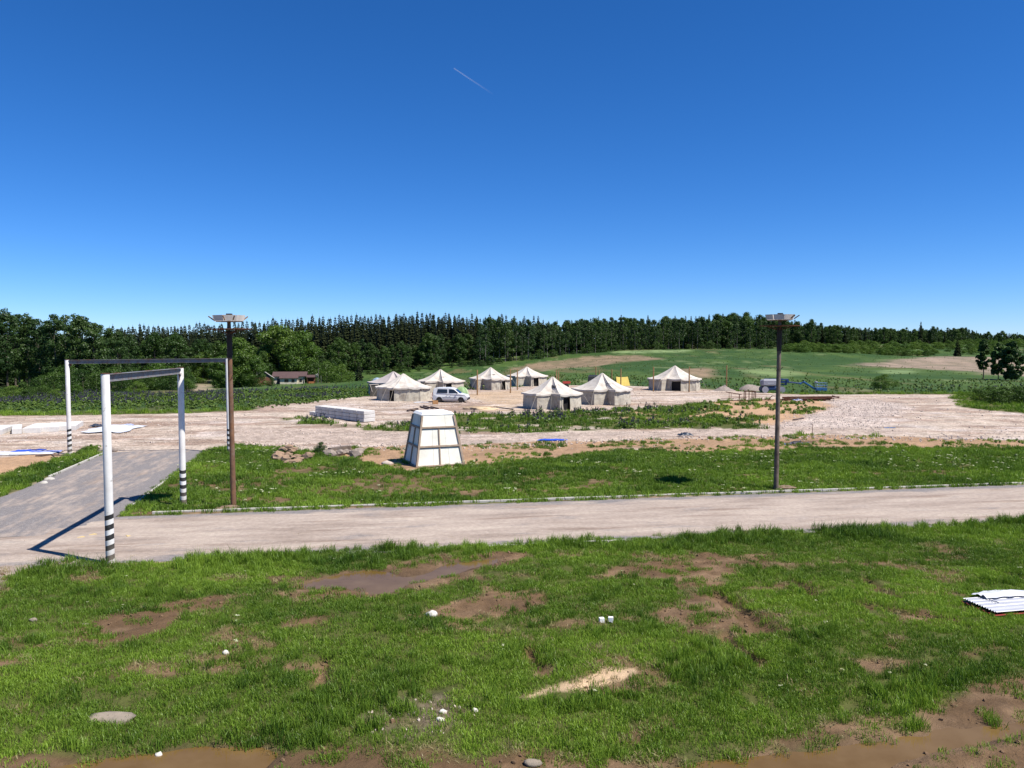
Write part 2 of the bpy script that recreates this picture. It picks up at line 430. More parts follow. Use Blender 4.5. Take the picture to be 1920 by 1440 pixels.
def surf(name, c1, c2=None, scale=3.0, rough=0.8, bump_s=0.0, bump_d=0.02, metallic=0.0, dirt=None, dirt_scale=1.2, dirt_amt=0.5, spec=0.3, lo=.35, hi=.65, fine=0.0):
    """painted / weathered surface: two tones by noise, optional dirt, optional relief"""
    m, nt, out = new_mat(name)
    c2 = dim(c2 or tuple(v * .82 for v in c1)); c1 = dim(c1); dirt = dim(dirt) if dirt else None
    tc = N(nt, 'ShaderNodeTexCoord').outputs['Object']
    p = N(nt, 'ShaderNodeBsdfPrincipled')
    p.inputs['Roughness'].default_value = rough; p.inputs['Metallic'].default_value = metallic
    p.inputs['Specular IOR Level'].default_value = spec
    f = noise(nt, tc, scale)
    c = ramp(nt, f, [(lo, c1), (hi, c2)])
    if dirt:
        d = noise(nt, tc, dirt_scale, 6, .7)
        k = math_n(nt, 'MULTIPLY', ramp(nt, d, [(.5, (0, 0, 0)), (.68, (1, 1, 1))]), dirt_amt)
        c = mix(nt, k, c, dirt)
    if fine:
        c = mix(nt, fine, c, ramp(nt, noise(nt, tc, scale * 9, 3), [(.3, (.25, .25, .25)), (.7, (1, 1, 1))]), 'MULTIPLY')
    nt.links.new(c, p.inputs['Base Color'])
    if bump_s:
        nt.links.new(bump(nt, noise(nt, tc, scale * 4, 5), bump_s, bump_d), p.inputs['Normal'])
    nt.links.new(p.outputs[0], out.inputs[0])
    return m

def leaf_mat(name, dark, light, trans=0.35, inst=False, vary=0.35):
    """foliage: tone varies per object, per leaf and (for scattered plants) by the tint of each plant"""
    m, nt, out = new_mat(name)
    oi = N(nt, 'ShaderNodeObjectInfo')
    geo = N(nt, 'ShaderNodeNewGeometry')
    r1 = geo.outputs['Random Per Island']
    if inst:
        at = N(nt, 'ShaderNodeAttribute', attribute_type='INSTANCER', attribute_name='tint')
        base = at.outputs['Fac']
    else:
        base = oi.outputs['Random']
    k = math_n(nt, 'ADD', math_n(nt, 'MULTIPLY', base, 1 - vary), math_n(nt, 'MULTIPLY', r1, vary))
    c = ramp(nt, k, [(0.0, dim(dark)), (1.0, dim(light))])
    d = N(nt, 'ShaderNodeBsdfDiffuse'); t = N(nt, 'ShaderNodeBsdfTranslucent')
    nt.links.new(c, d.inputs['Color'])
    ct = mix(nt, 0.6, c, (1.15, 1.25, .5), 'MULTIPLY')
    nt.links.new(ct, t.inputs['Color'])
    s = N(nt, 'ShaderNodeMixShader'); s.inputs[0].default_value = trans
    nt.links.new(d.outputs[0], s.inputs[1]); nt.links.new(t.outputs[0], s.inputs[2])
    gl = N(nt, 'ShaderNodeBsdfGlossy'); gl.inputs['Roughness'].default_value = .45; gl.inputs['Color'].default_value = (1, 1, 1, 1)
    s2 = N(nt, 'ShaderNodeMixShader'); s2.inputs[0].default_value = 0.015
    nt.links.new(s.outputs[0], s2.inputs[1]); nt.links.new(gl.outputs[0], s2.inputs[2])
    nt.links.new(s2.outputs[0], out.inputs[0])
    return m

# ground
M_GROUND, nt, out = new_mat('ground_cover')
tc = N(nt, 'ShaderNodeTexCoord').outputs['Object']
colA = N(nt, 'ShaderNodeAttribute', attribute_name='cover')
rgA = N(nt, 'ShaderNodeAttribute', attribute_name='gravel')
wtA = N(nt, 'ShaderNodeAttribute', attribute_name='wet')
vor = N(nt, 'ShaderNodeTexVoronoi'); vor.inputs['Scale'].default_value = 8.0; nt.links.new(tc, vor.inputs['Vector'])
vor2 = N(nt, 'ShaderNodeTexVoronoi'); vor2.inputs['Scale'].default_value = 1.6; nt.links.new(tc, vor2.inputs['Vector'])
sep = N(nt, 'ShaderNodeSeparateColor'); nt.links.new(vor.outputs['Color'], sep.inputs[0])
sep2 = N(nt, 'ShaderNodeSeparateColor'); nt.links.new(vor2.outputs['Color'], sep2.inputs[0])
pv = ramp(nt, sep.outputs[0], [(0.0, (.74, .72, .70)), (.5, (.97, .96, .95)), (.85, (1.08, 1.08, 1.08)), (1.0, (1.25, 1.26, 1.28))])
pv2 = ramp(nt, sep2.outputs[1], [(0.0, (.8, .79, .78)), (1.0, (1.15, 1.15, 1.15))])
pc = mix(nt, rgA.outputs['Fac'], (1., 1., 1.), mix(nt, 1.0, pv, pv2, 'MULTIPLY'))
c = mix(nt, 1.0, colA.outputs['Color'], pc, 'MULTIPLY')
fn = ramp(nt, noise(nt, tc, 2.6, 8, .72), [(.25, (.62, .62, .62)), (.75, (1.3, 1.3, 1.3))])
c = mix(nt, 1.0, c, fn, 'MULTIPLY')
fn2 = ramp(nt, noise(nt, tc, .35, 6, .6), [(.3, (.82, .83, .84)), (.7, (1.16, 1.15, 1.14))])
c = mix(nt, 1.0, c, fn2, 'MULTIPLY')
p = N(nt, 'ShaderNodeBsdfPrincipled'); nt.links.new(c, p.inputs['Base Color'])
nt.links.new(math_n(nt, 'SUBTRACT', 0.95, math_n(nt, 'MULTIPLY', wtA.outputs['Fac'], .45)), p.inputs['Roughness'])
p.inputs['Specular IOR Level'].default_value = .2
h = math_n(nt, 'ADD', noise(nt, tc, 5.0, 8, .7), math_n(nt, 'MULTIPLY', vor.outputs['Distance'], math_n(nt, 'MULTIPLY', rgA.outputs['Fac'], .5)))
nt.links.new(bump(nt, h, .75, .12), p.inputs['Normal'])
nt.links.new(p.outputs[0], out.inputs[0])

def road_material(name, bare=0.0):
    m, nt, out = new_mat(name)
    tc = N(nt, 'ShaderNodeTexCoord').outputs['Object']
    mp = N(nt, 'ShaderNodeMapping'); mp.inputs['Scale'].default_value = (.2, .95, 1); nt.links.new(tc, mp.inputs['Vector'])
    mp2 = N(nt, 'ShaderNodeMapping'); mp2.inputs['Scale'].default_value = (.14, 1.2, 1); nt.links.new(tc, mp2.inputs['Vector'])
    ed = N(nt, 'ShaderNodeAttribute', attribute_name='edge').outputs['Fac']
    asph = ramp(nt, noise(nt, tc, 30, 3), [(.3, (.17, .155, .15)), (.62, (.265, .24, .23)), (.74, (.52, .48, .46))])
    dust = ramp(nt, noise(nt, mp.outputs[0], 1.0, 6, .62), [(.3, (.29, .225, .18)), (.5, (.42, .34, .28)), (.72, (.52, .43, .35))])
    streak = ramp(nt, noise(nt, mp2.outputs[0], 1.0, 6, .66), [(.56, (1, 1, 1)), (.66, (.74, .69, .66)), (.78, (.5, .46, .43))])
    dust = mix(nt, 1.0, dust, streak, 'MULTIPLY')
    k = math_n(nt, 'SUBTRACT', math_n(nt, 'ADD', noise(nt, mp.outputs[0], 1.7, 6, .68), .16 - bare), math_n(nt, 'MULTIPLY', ed, .42))
    k = math_n(nt, 'ADD', k, math_n(nt, 'MULTIPLY', math_n(nt, 'SUBTRACT', noise(nt, tc, .45, 5, .6), .5), .55))
    kk = ramp(nt, k, [(.36, (0, 0, 0)), (.58, (1, 1, 1))])
    c = mix(nt, kk, asph, dust)
    vr = N(nt, 'ShaderNodeTexVoronoi'); vr.inputs['Scale'].default_value = 7.0; nt.links.new(tc, vr.inputs['Vector'])
    chips = ramp(nt, vr.outputs['Distance'], [(.10, (1, 1, 1)), (.15, (0, 0, 0))])
    sp = N(nt, 'ShaderNodeSeparateColor'); nt.links.new(vr.outputs['Color'], sp.inputs[0])
    chips = math_n(nt, 'MULTIPLY', chips, ramp(nt, sp.outputs[0], [(.72, (0, 0, 0)), (.75, (1, 1, 1))]))
    c = mix(nt, math_n(nt, 'MULTIPLY', chips, .7), c, (.62, .56, .52))
    c = mix(nt, 1.0, c, ramp(nt, noise(nt, tc, 6, 6, .7), [(.3, (.68, .68, .68)), (.7, (.98, .98, .98))]), 'MULTIPLY')
    p = N(nt, 'ShaderNodeBsdfPrincipled'); nt.links.new(c, p.inputs['Base Color']); p.inputs['Roughness'].default_value = .9; p.inputs['Specular IOR Level'].default_value = .2
    nt.links.new(bump(nt, math_n(nt, 'ADD', noise(nt, tc, 22, 5), noise(nt, mp2.outputs[0], 1.0, 5)), .6, .04), p.inputs['Normal'])
    nt.links.new(p.outputs[0], out.inputs[0])
    return m

def water_material():
    m, nt, out = new_mat('muddy_water')
    tc = N(nt, 'ShaderNodeTexCoord').outputs['Object']
    c = ramp(nt, noise(nt, tc, .9, 4), [(.35, (.115, .066, .018)), (.65, (.15, .092, .034))])
    p = N(nt, 'ShaderNodeBsdfPrincipled'); nt.links.new(c, p.inputs['Base Color'])
    p.inputs['Roughness'].default_value = .02; p.inputs['IOR'].default_value = 1.33; p.inputs['Specular IOR Level'].default_value = .5
    nt.links.new(bump(nt, noise(nt, tc, 4, 3), .06, .02), p.inputs['Normal'])
    nt.links.new(p.outputs[0], out.inputs[0])
    return m

# ------------------------------------------------------------------ object helpers
def tag(o, label=None, cat=None, group=None, kind=None):
    if label: o['label'] = label
    if cat: o['category'] = cat
    if group: o['group'] = group
    if kind: o['kind'] = kind
    return o

def mesh_np(name, v, f, mats=(), smooth=False, mi=None):
    me = bpy.data.meshes.new(name)
    v = np.asarray(v, np.float32); 
    if isinstance(f, np.ndarray):
        k = f.shape[1]; nf = len(f)
        me.vertices.add(len(v)); me.vertices.foreach_set('co', v.ravel())
        me.loops.add(nf * k); me.loops.foreach_set('vertex_index', f.astype(np.int32).ravel())
        me.polygons.add(nf); me.polygons.foreach_set('loop_start', np.arange(0, nf * k, k, dtype=np.int32)); me.polygons.foreach_set('loop_total', np.full(nf, k, np.int32))
        me.update(calc_edges=True)
    else:
        me.from_pydata([tuple(map(float, a)) for a in v], [], f); me.update()
    for m in mats: me.materials.append(m)
    if mi is not None: me.polygons.foreach_set('material_index', np.asarray(mi, np.int32))
    if smooth: me.polygons.foreach_set('use_smooth', np.ones(len(me.polygons), bool))
    return me

def obj(name, me, parent=None, loc=None, rot=None):
    o = bpy.data.objects.new(name, me); COL.objects.link(o)
    if parent is not None: o.parent = parent
    if loc is not None: o.location = loc
    if rot is not None: o.rotation_euler = rot
    return o

def empty(name, loc, rz=0.0, scale=1.0):
    o = bpy.data.objects.new(name, None); COL.objects.link(o)
    o.empty_display_size = .3
    o.location = loc; o.rotation_euler = (0, 0, rz); o.scale = (scale,) * 3
    return o

def copy_tree(o, parent=None):
    c = o.copy(); COL.objects.link(c); c.parent = parent
    for ch in list(o.children): copy_tree(ch, c)
    return c

class MB:
    """collects shapes into one mesh"""
    def __init__(s): s.v = []; s.f = []
    def add(s, v, f):
        b = len(s.v); s.v += [tuple(a) for a in v]; s.f += [tuple(b + i for i in q) for q in f]
    def box(s, c, d, rot=None):
        x, y, z = d[0] / 2, d[1] / 2, d[2] / 2
        vs_ = [Vector((sx * x, sy * y, sz * z)) for sz in (-1, 1) for sy in (-1, 1) for sx in (-1, 1)]
        if rot is not None: vs_ = [rot @ a for a in vs_]
        s.add([a + Vector(c) for a in vs_], [(0, 2, 3, 1), (4, 5, 7, 6), (0, 1, 5, 4), (2, 6, 7, 3), (0, 4, 6, 2), (1, 3, 7, 5)])
        return s
    def bar(s, a, b, w, h=None, up=Vector((0, 0, 1))):
        a = Vector(a); b = Vector(b); d = (b - a); L = d.length; d.normalize()
        if abs(d.dot(up)) > .95: up = Vector((0, 1, 0))
        sx = d.cross(up).normalized(); sz = sx.cross(d)
        rot = Matrix((sx, d, sz)).transposed()
        return s.box((a + b) / 2, (w, L, h or w), rot)
    def tube(s, a, b, r0, r1=None, n=10, cap=True):
        a = Vector(a); b = Vector(b); d = (b - a).normalized(); r1 = r0 if r1 is None else r1
        u = d.cross(Vector((0, 0, 1)) if abs(d.z) < .95 else Vector((0, 1, 0))).normalized(); w = d.cross(u)
        vs_ = []
        for c_, r_ in ((a, r0), (b, r1)):
            for i in range(n):
                t = 2 * math.pi * i / n; vs_.append(c_ + (u * math.cos(t) + w * math.sin(t)) * r_)
        fs = [(i, (i + 1) % n, n + (i + 1) % n, n + i) for i in range(n)]
        if cap: fs += [tuple(range(n - 1, -1, -1)), tuple(range(n, 2 * n))]
        s.add(vs_, fs); return s
    def lathe(s, prof, n=16, c=(0, 0, 0), axis='Z'):
        vs_ = []
        for r_, z in prof:
            for i in range(n):
                t = 2 * math.pi * i / n; p_ = (r_ * math.cos(t), r_ * math.sin(t), z)
                if axis == 'Y': p_ = (p_[0], p_[2], p_[1])
                if axis == 'X': p_ = (p_[2], p_[0], p_[1])
                vs_.append(Vector(p_) + Vector(c))
        fs = []
        for k in range(len(prof) - 1):
            for i in range(n):
                j = (i + 1) % n; fs.append((k * n + i, k * n + j, (k + 1) * n + j, (k + 1) * n + i))
        fs.append(tuple(range(n - 1, -1, -1))); m = (len(prof) - 1) * n; fs.append(tuple(range(m, m + n)))
        s.add(vs_, fs); return s
    def mesh(s, name, mat, bevel=0.0, smooth=False):
        me = bpy.data.meshes.new(name); me.from_pydata(s.v, [], s.f); me.update()
        bm = bmesh.new(); bm.from_mesh(me)
        bmesh.ops.recalc_face_normals(bm, faces=bm.faces)
        if bevel: bmesh.ops.bevel(bm, geom=list(bm.edges), offset=bevel, segments=1, affect='EDGES', clamp_overlap=True)
        if smooth:
            for f_ in bm.faces: f_.smooth = True
            for e_ in bm.edges:
                if len(e_.link_faces) == 2 and e_.calc_face_angle(0) > R(38): e_.smooth = False
        bm.to_mesh(me); bm.free()
        if mat is not None: me.materials.append(mat)
        return me
    def build(s, name, mat, parent=None, bevel=0.0, smooth=False, loc=None, rot=None):
        return obj(name, s.mesh(name, mat, bevel, smooth), parent, loc, rot)

# ------------------------------------------------------------------ ground sheet
def lines(segs, g, stop):
    out = []
    a = segs[0][0]
    for a, b, st in segs:
        out += list(np.arange(a, b - 1e-6, st))
    x = segs[-1][1]; st = segs[-1][2]
    while x < stop:
        out.append(x); st *= g; x += st
    out.append(stop)
    return np.array(out)
xp = lines([(0, 16, .14), (16, 32, .25)], 1.035, 9000)
xl = np.concatenate([-xp[:0:-1], xp])
yl = np.concatenate([np.array([-9000, -2000, -400, -120, -50, -25, -12, -4, 2, 5, 7, 8.]), lines([(9, 29, .13), (29, 61, .22), (61, 121, .5)], 1.03, 9000)])
GX, GY = np.meshgrid(xl, yl)
gx, gy = GX.ravel(), GY.ravel()
gzv = terrain(gx, gy)
Z = zones(gx, gy)
ny, nx = GX.shape
ii = np.arange(ny * nx).reshape(ny, nx)
quads = np.stack([ii[:-1, :-1], ii[:-1, 1:], ii[1:, 1:], ii[1:, :-1]], -1).reshape(-1, 4)
me = mesh_np('ground', np.stack([gx, gy, gzv], 1), quads, [M_GROUND], True)
a = me.color_attributes.new('cover', 'FLOAT_COLOR', 'POINT')
a.data.foreach_set('color', np.concatenate([Z['col'] * ALB, np.ones((len(gx), 1))], 1).astype(np.float32).ravel())
for nm, arr in (('gravel', Z['grav']), ('wet', Z['wet'])):
    a = me.attributes.new(nm, 'FLOAT', 'POINT'); a.data.foreach_set('value', arr.astype(np.float32))
tag(obj('ground', me), kind='structure')

# ------------------------------------------------------------------ roads, kerbs, water
def strip(name, A, B, w_fn, mat, z, n_u, n_v):
    """road strip from A to B (far edge), reaching w to the near side; the object's x runs along the road"""
    A = np.array(A); B = np.array(B); L = np.linalg.norm(B - A); d = (B - A) / L
    us = np.linspace(0, L, n_u); vsn = np.linspace(0, 1, n_v)
    V = []; E = []
    for u in us:
        w0, w1 = w_fn(u)
        for v in vsn:
            yy = w0 + (w1 - w0) * v
            crown = .05 * (1 - (2 * v - 1) ** 2)
            V.append((u, yy, crown)); E.append(max(0, 1 - min(v, 1 - v) * 7))
    V = np.array(V); V[:, 2] += (fbm(V[:, 0] / 2.5, V[:, 1] / .5, 71, 3) - .5) * .03
    f = np.arange(n_u * n_v).reshape(n_u, n_v)
    q = np.stack([f[:-1, :-1], f[:-1, 1:], f[1:, 1:], f[1:, :-1]], -1).reshape(-1, 4)[:, ::-1]
    me = mesh_np(name, V, q, [mat], True)
    a = me.attributes.new('edge', 'FLOAT', 'POINT'); a.data.foreach_set('value', np.array(E, np.float32))
    o = obj(name, me, None, (A[0], A[1], z), (0, 0, math.atan2(d[1], d[0])))
    me.flip_normals() if me.polygons[0].normal.z < 0 else None
    return tag(o, kind='structure')
M_ROAD = road_material('dusty_asphalt')
M_ROAD2 = road_material('grey_asphalt', .24)
RA = ROAD_A + ROAD_DIR * (-62); RB = ROAD_A + ROAD_DIR * 75
strip('road', RA, RB, lambda u: (-.02, -ROAD_W - .25 - .1 * float(sstep(44, 38, np.array(u))) + .35 * float(vnoise(u / 2.1, 0.3, 3) - .5)), M_ROAD, -.012, 500, 26)
# side road: its far end fades into the gravel yard
sd = (SIDE_R[1] - SIDE_R[0]); sl = np.linalg.norm(sd); sdn = sd / sl
sw = abs((SIDE_L[1] - SIDE_R[0]) @ np.array([-sdn[1], sdn[0]]))
strip('side_road', SIDE_R[0] - sdn * 3.4, SIDE_R[1] + sdn * .6, lambda u: (0, sw + .9 * float(sstep(11, 3, np.array(u)))), M_ROAD2, -.004, 90, 26)

M_CONC = surf('pale_concrete', (.56, .53, .47), (.46, .43, .38), 2.5, .9, .3, .01, dirt=(.33, .27, .22), dirt_amt=.5)
def kerb(name, A, B, label, hgt=.085):
    A = np.array(A); B = np.array(B); L = np.linalg.norm(B - A); d = (B - A) / L; ang = math.atan2(d[1], d[0])
    r = empty(name, (A[0], A[1], -.03), ang)
    tag(r, label, 'kerb')
    me = MB().box((0, 0, 0), (.985, .1, .22)).mesh('kerb_stone', M_CONC, .012)
    n = int(L)
    for i in range(n):
        obj('kerb_stone', me, r, (i + .5, random.uniform(-.006, .006), -.11 + .03 + hgt + random.uniform(-.008, .006)), (0, random.uniform(-.008, .008), random.uniform(-.004, .004)))
    return r
kerb('concrete_kerb', SIDE_R[0] + np.array([1.3, .26]), ROAD_A + ROAD_DIR * 60 + ROAD_N * .07, 'long pale concrete kerb along the far side of the main road')
kA = np.array(flat(92, 895)); kerb('concrete_kerb', kA, SIDE_L[1] + (SIDE_L[1] - kA) * .02, 'short pale kerb beside the left grass strip of the side road')
kerb('concrete_kerb', SIDE_R[0] + sdn * 1.2 + np.array([.09, .02]), SIDE_R[0] + sdn * 11, 'thin kerb between side road and corner lawn under the striped gate', .05)
nb = ROAD_A - ROAD_N * (ROAD_W + .2)
kerb('concrete_kerb', nb + ROAD_DIR * -4, nb + ROAD_DIR * 3, 'half buried kerb along the near road edge by the puddle', .035)

M_WATER = water_material()
for i, p in enumerate(PUDDLES + PUD_MID):
    lo = p.min(0) - .6; hi = p.max(0) + .6; st = .16 if i < 3 else .4
    ux, uy = np.meshgrid(np.arange(lo[0], hi[0], st), np.arange(lo[1], hi[1], st)); sd_ = sdf(p, ux, uy)
    ok = sd_ < (.45 if i < 3 else .8); m_ok = ok[:-1, :-1] & ok[1:, :-1] & ok[:-1, 1:] & ok[1:, 1:]
    ix = np.arange(ux.size).reshape(ux.shape); q = np.stack([ix[:-1, :-1], ix[:-1, 1:], ix[1:, 1:], ix[1:, :-1]], -1)[m_ok]
    used, inv = np.unique(q, return_inverse=True)
    V = np.stack([ux.ravel()[used], uy.ravel()[used], np.zeros(len(used))], 1)
    o = obj('puddle', mesh_np('puddle', V, inv.reshape(q.shape), [M_WATER], True), None, (0, 0, -.07 if i < 3 else gz(*p.mean(0)) + .04))
    tag(o, kind='structure')

# ------------------------------------------------------------------ scatter (grass, stones, flowers)
def instancer(name, pts, rot, scl, idx, tint, sources, label, cat):
    """one object that carries many small plants or stones as instances"""
    c = bpy.data.collections.new(name + '_kinds')
    for k, (me) in enumerate(sources):
        o = bpy.data.objects.new('%s_kind_%02d' % (name, k), me); c.objects.link(o)
    me = bpy.data.meshes.new(name); me.vertices.add(len(pts)); me.vertices.foreach_set('co', np.asarray(pts, np.float32).ravel())
    for nm, ty, arr in (('rot', 'FLOAT_VECTOR', rot), ('scl', 'FLOAT_VECTOR', scl)):
        a = me.attributes.new(nm, ty, 'POINT'); a.data.foreach_set('vector', np.asarray(arr, np.float32).ravel())
    a = me.attributes.new('idx', 'INT', 'POINT'); a.data.foreach_set('value', np.asarray(idx, np.int32))
    a = me.attributes.new('tint', 'FLOAT', 'POINT'); a.data.foreach_set('value', np.asarray(tint, np.float32))
    o = obj(name, me)
    ng = bpy.data.node_groups.new(name, 'GeometryNodeTree')
    ng.interface.new_socket('Geometry', in_out='INPUT', socket_type='NodeSocketGeometry')
    ng.interface.new_socket('Geometry', in_out='OUTPUT', socket_type='NodeSocketGeometry')
    n = ng.nodes; L = ng.links
    gi = n.new('NodeGroupInput'); go = n.new('NodeGroupOutput')
    ci = n.new('GeometryNodeCollectionInfo'); ci.inputs['Collection'].default_value = c
    ci.inputs['Separate Children'].default_value = True; ci.inputs['Reset Children'].default_value = True
    ip = n.new('GeometryNodeInstanceOnPoints'); ip.inputs['Pick Instance'].default_value = True
    def na(nm, ty):
        k = n.new('GeometryNodeInputNamedAttribute'); k.data_type = ty; k.inputs['Name'].default_value = nm
        return [s for s in k.outputs if s.enabled][0]
    L.new(gi.outputs[0], ip.inputs['Points']); L.new(ci.outputs[0], ip.inputs['Instance'])
    L.new(na('idx', 'INT'), ip.inputs['Instance Index'])
    e2r = n.new('FunctionNodeEulerToRotation'); L.new(na('rot', 'FLOAT_VECTOR'), e2r.inputs[0]); L.new(e2r.outputs[0], ip.inputs['Rotation'])
    L.new(na('scl', 'FLOAT_VECTOR'), ip.inputs['Scale'])
    L.new(ip.outputs[0], go.inputs[0])
    md = o.modifiers.new('scatter', 'NODES'); md.node_group = ng
    return tag(o, label, cat, kind='stuff')

def blades(k, rad, h0, h1, w, lean, seed):
    """a tuft of bent grass blades"""
    r = np.random.default_rng(seed)
    V = []; F = []
    for i in range(k):
        a = r.uniform(0, 6.283); d = rad * math.sqrt(r.uniform(0, 1)); x, y = d * math.cos(a), d * math.sin(a)
        h = r.uniform(h0, h1) * (1 - .35 * d / rad); t = r.uniform(0, 6.283)
        ln = lean * r.uniform(.3, 1.2) * h; lx, ly = ln * math.cos(t), ln * math.sin(t)
        s = r.uniform(0, 6.283); wx, wy = w * .5 * math.cos(s) * r.uniform(.7, 1.3), w * .5 * math.sin(s)
        b = len(V)
        V += [(x - wx, y - wy, -.03), (x + wx, y + wy, -.03), (x + lx * .35 - wx * .85, y + ly * .35 - wy * .85, h * .6), (x + lx * .35 + wx * .85, y + ly * .35 + wy * .85, h * .6), (x + lx, y + ly, h)]
        F += [(b, b + 1, b + 3, b + 2), (b + 2, b + 3, b + 4)]
    return V, F
M_GRASS = leaf_mat('grass_blades', (.022, .078, .010), (.30, .45, .05), .3, True, .3)
M_DRY = leaf_mat('dry_grass', (.28, .22, .10), (.42, .36, .18), .3, True)
def tuft(name, *a, mat=None):
    v, f = blades(*a); return mesh_np(name, v, f, [mat or M_GRASS])
SHORT = [tuft('turf', 46, .17, .05, .12, .011, .7, 100 + i) for i in range(4)]
LONG = [tuft('tall_grass', 44, .17, .20, .42, .014, .55, 120 + i) for i in range(3)]
FARG = [tuft('field_grass', 34, .26, .12, .30, .03, .6, 140 + i) for i in range(3)]
DRYG = [tuft('dry_tuft', 26, .17, .04, .12, .012, 1.2, 160 + i, mat=M_DRY) for i in range(2)]

def sample(n, x0, x1, y0, y1, wedge=.74):
    y = rng.uniform(y0, y1, n); x = rng.uniform(x0, x1, n)
    k = np.abs(x) < y * wedge + 4
    return x[k], y[k]

def grass_layer(name, n, box, dens_fn, src, scale_fn, label):
    x, y = sample(n, *box)
    z = zones(x, y)
    keep = rng.uniform(0, 1, len(x)) < dens_fn(z, x, y)
    x, y = x[keep], y[keep]; z = {k: v[keep] for k, v in z.items()}
    h = terrain(x, y)
    s = scale_fn(z, x, y)
    t = .26 + .80 * fbm(x / 2.6, y / 1.8, 111, 3) + rng.uniform(-.14, .14, len(x)) - z['lush'] * .30 + .42 * (sstep(.42, .7, fbm(x / 4.5, y / 3, 113, 3)) - .4)
    t = np.clip(t - .10 * sstep(30, 36, y), 0.0, 1)
    rot = np.stack([rng.uniform(-.15, .15, len(x)), rng.uniform(-.15, .15, len(x)), rng.uniform(0, 6.283, len(x))], 1)
    return instancer(name, np.stack([x, y, h], 1), rot, np.stack([s * rng.uniform(.85, 1.15, len(x)), s, s * rng.uniform(.8, 1.25, len(x))], 1), rng.integers(0, len(src), len(x)), t, src, label, 'grass')

def near_side(x, y):
    return ((x - ROAD_A[0]) * ROAD_N[0] + (y - ROAD_A[1]) * ROAD_N[1] < -ROAD_W * .5).astype(float)
grass_layer('short_grass', 64000, (-29, 29, 9.5, 34.5), lambda z, x, y: z['grass'] * near_side(x, y) * (.62 + .38 * sstep(.36, .56, fbm(x / 1.5, y / .9, 309, 3))), SHORT, lambda z, x, y: .85 + .5 * rng.uniform(0, 1, len(x)), 'short green turf in the foreground with bare soil patches')
grass_layer('tall_grass', 19000, (-29, 29, 9.5, 34.5), lambda z, x, y: z['grass'] * near_side(x, y) * np.clip(z['lush'] * 1.25 - .12, 0, 1), LONG, lambda z, x, y: .36 + .7 * z['lush'] + .15 * rng.uniform(0, 1, len(x)), 'tall lush grass in dark clumps along the near road edge')
grass_layer('meadow_grass', 52000, (-48, 52, 31, 62), lambda z, x, y: z['grass'] * .95, FARG, lambda z, x, y: .55 + .5 * z['lush'] + .3 * rng.uniform(0, 1, len(x)), 'green lawn between the main road and the gravel track')
grass_layer('bank_grass', 15000, (-60, 75, 58, 125), lambda z, x, y: z['grass'] * .9, FARG, lambda z, x, y: 1.0 + .9 * rng.uniform(0, 1, len(x)), 'weedy grass bank in front of the tent camp')
def edge_d(z, x, y):
    return near_side(x, y) * np.clip(z['soil'] * (1 - z['soil']) * 3.2, 0, 1) * (1 - z['wet'])
grass_layer('dry_grass', 26000, (-29, 29, 9.5, 34.5), edge_d, DRYG, lambda z, x, y: .8 + .5 * rng.uniform(0, 1, len(x)), 'pale dry grass at the edges of the bare soil')

# ------------------------------------------------------------------ trees
def leaf_quads(pos, nrm, size, r, aspect=1.0):
    n = len(pos)
    nrm = nrm / (np.linalg.norm(nrm, axis=1, keepdims=True) + 1e-9)
    t = r.normal(size=(n, 3)); t -= nrm * (t * nrm).sum(1, keepdims=True); t /= np.linalg.norm(t, axis=1, keepdims=True) + 1e-9
    b = np.cross(nrm, t)
    s = (size * r.uniform(.6, 1.3, n))[:, None]
    a = t * s * .5; b = b * s * .5 * aspect
    k = r.uniform(.15, .5, (n, 1))
    V = np.stack([pos - a, pos - b * .9 + nrm * s * .08, pos + a * (1 - k * .4), pos + b], 1).reshape(-1, 3)
    F = np.arange(n * 4).reshape(-1, 4)
    return V, F

def cluster_crown(cl, per, size, seed, center=None, up=.35):
    """leaf faces spread over many uneven clumps: cl rows are x,y,z,r"""
    r = np.random.default_rng(seed)
    P = []; Nn = []
    for x, y, z, rad in cl:
        k = max(6, int(per * rad * rad))
        d = r.normal(size=(k, 3)); d /= np.linalg.norm(d, axis=1, keepdims=True)
        q = rad * r.uniform(.35, 1.05, k)[:, None] ** .6
        P.append(np.array([x, y, z]) + d * q * np.array([1, 1, .8]))
        Nn.append(d * 1.2 + r.normal(size=(k, 3)) * .42 + np.array([0, 0, up]))
    P = np.concatenate(P); Nn = np.concatenate(Nn)
    return leaf_quads(P, Nn, size, r)

def limbs(mb, h, r0, top, seed, nb, z0, z1, spread):
    r = random.Random(seed)
    p = Vector((0, 0, -.3)); pts = []
    nseg = 5
    for i in range(nseg + 1):
        pts.append(Vector((r.uniform(-.02, .02) * h * (i / nseg), r.uniform(-.02, .02) * h * (i / nseg), -.3 + (top + .3) * i / nseg)))
    for i in range(nseg):
        mb.tube(pts[i], pts[i + 1], r0 * (1 - .8 * i / nseg), r0 * (1 - .8 * (i + 1) / nseg), 7, False)
    ends = []
    for i in range(nb):
        t = r.uniform(z0, z1); a = r.uniform(0, 6.28)
        k = min(int(t * nseg), nseg - 1); b = pts[k].lerp(pts[k + 1], t * nseg - k)
        e = b + Vector((math.cos(a) * spread * r.uniform(.5, 1), math.sin(a) * spread * r.uniform(.5, 1), h * r.uniform(.05, .18)))
        mb.tube(b, e, r0 * .28 * (1.2 - t), r0 * .06, 5, False); ends.append(e)
    return ends

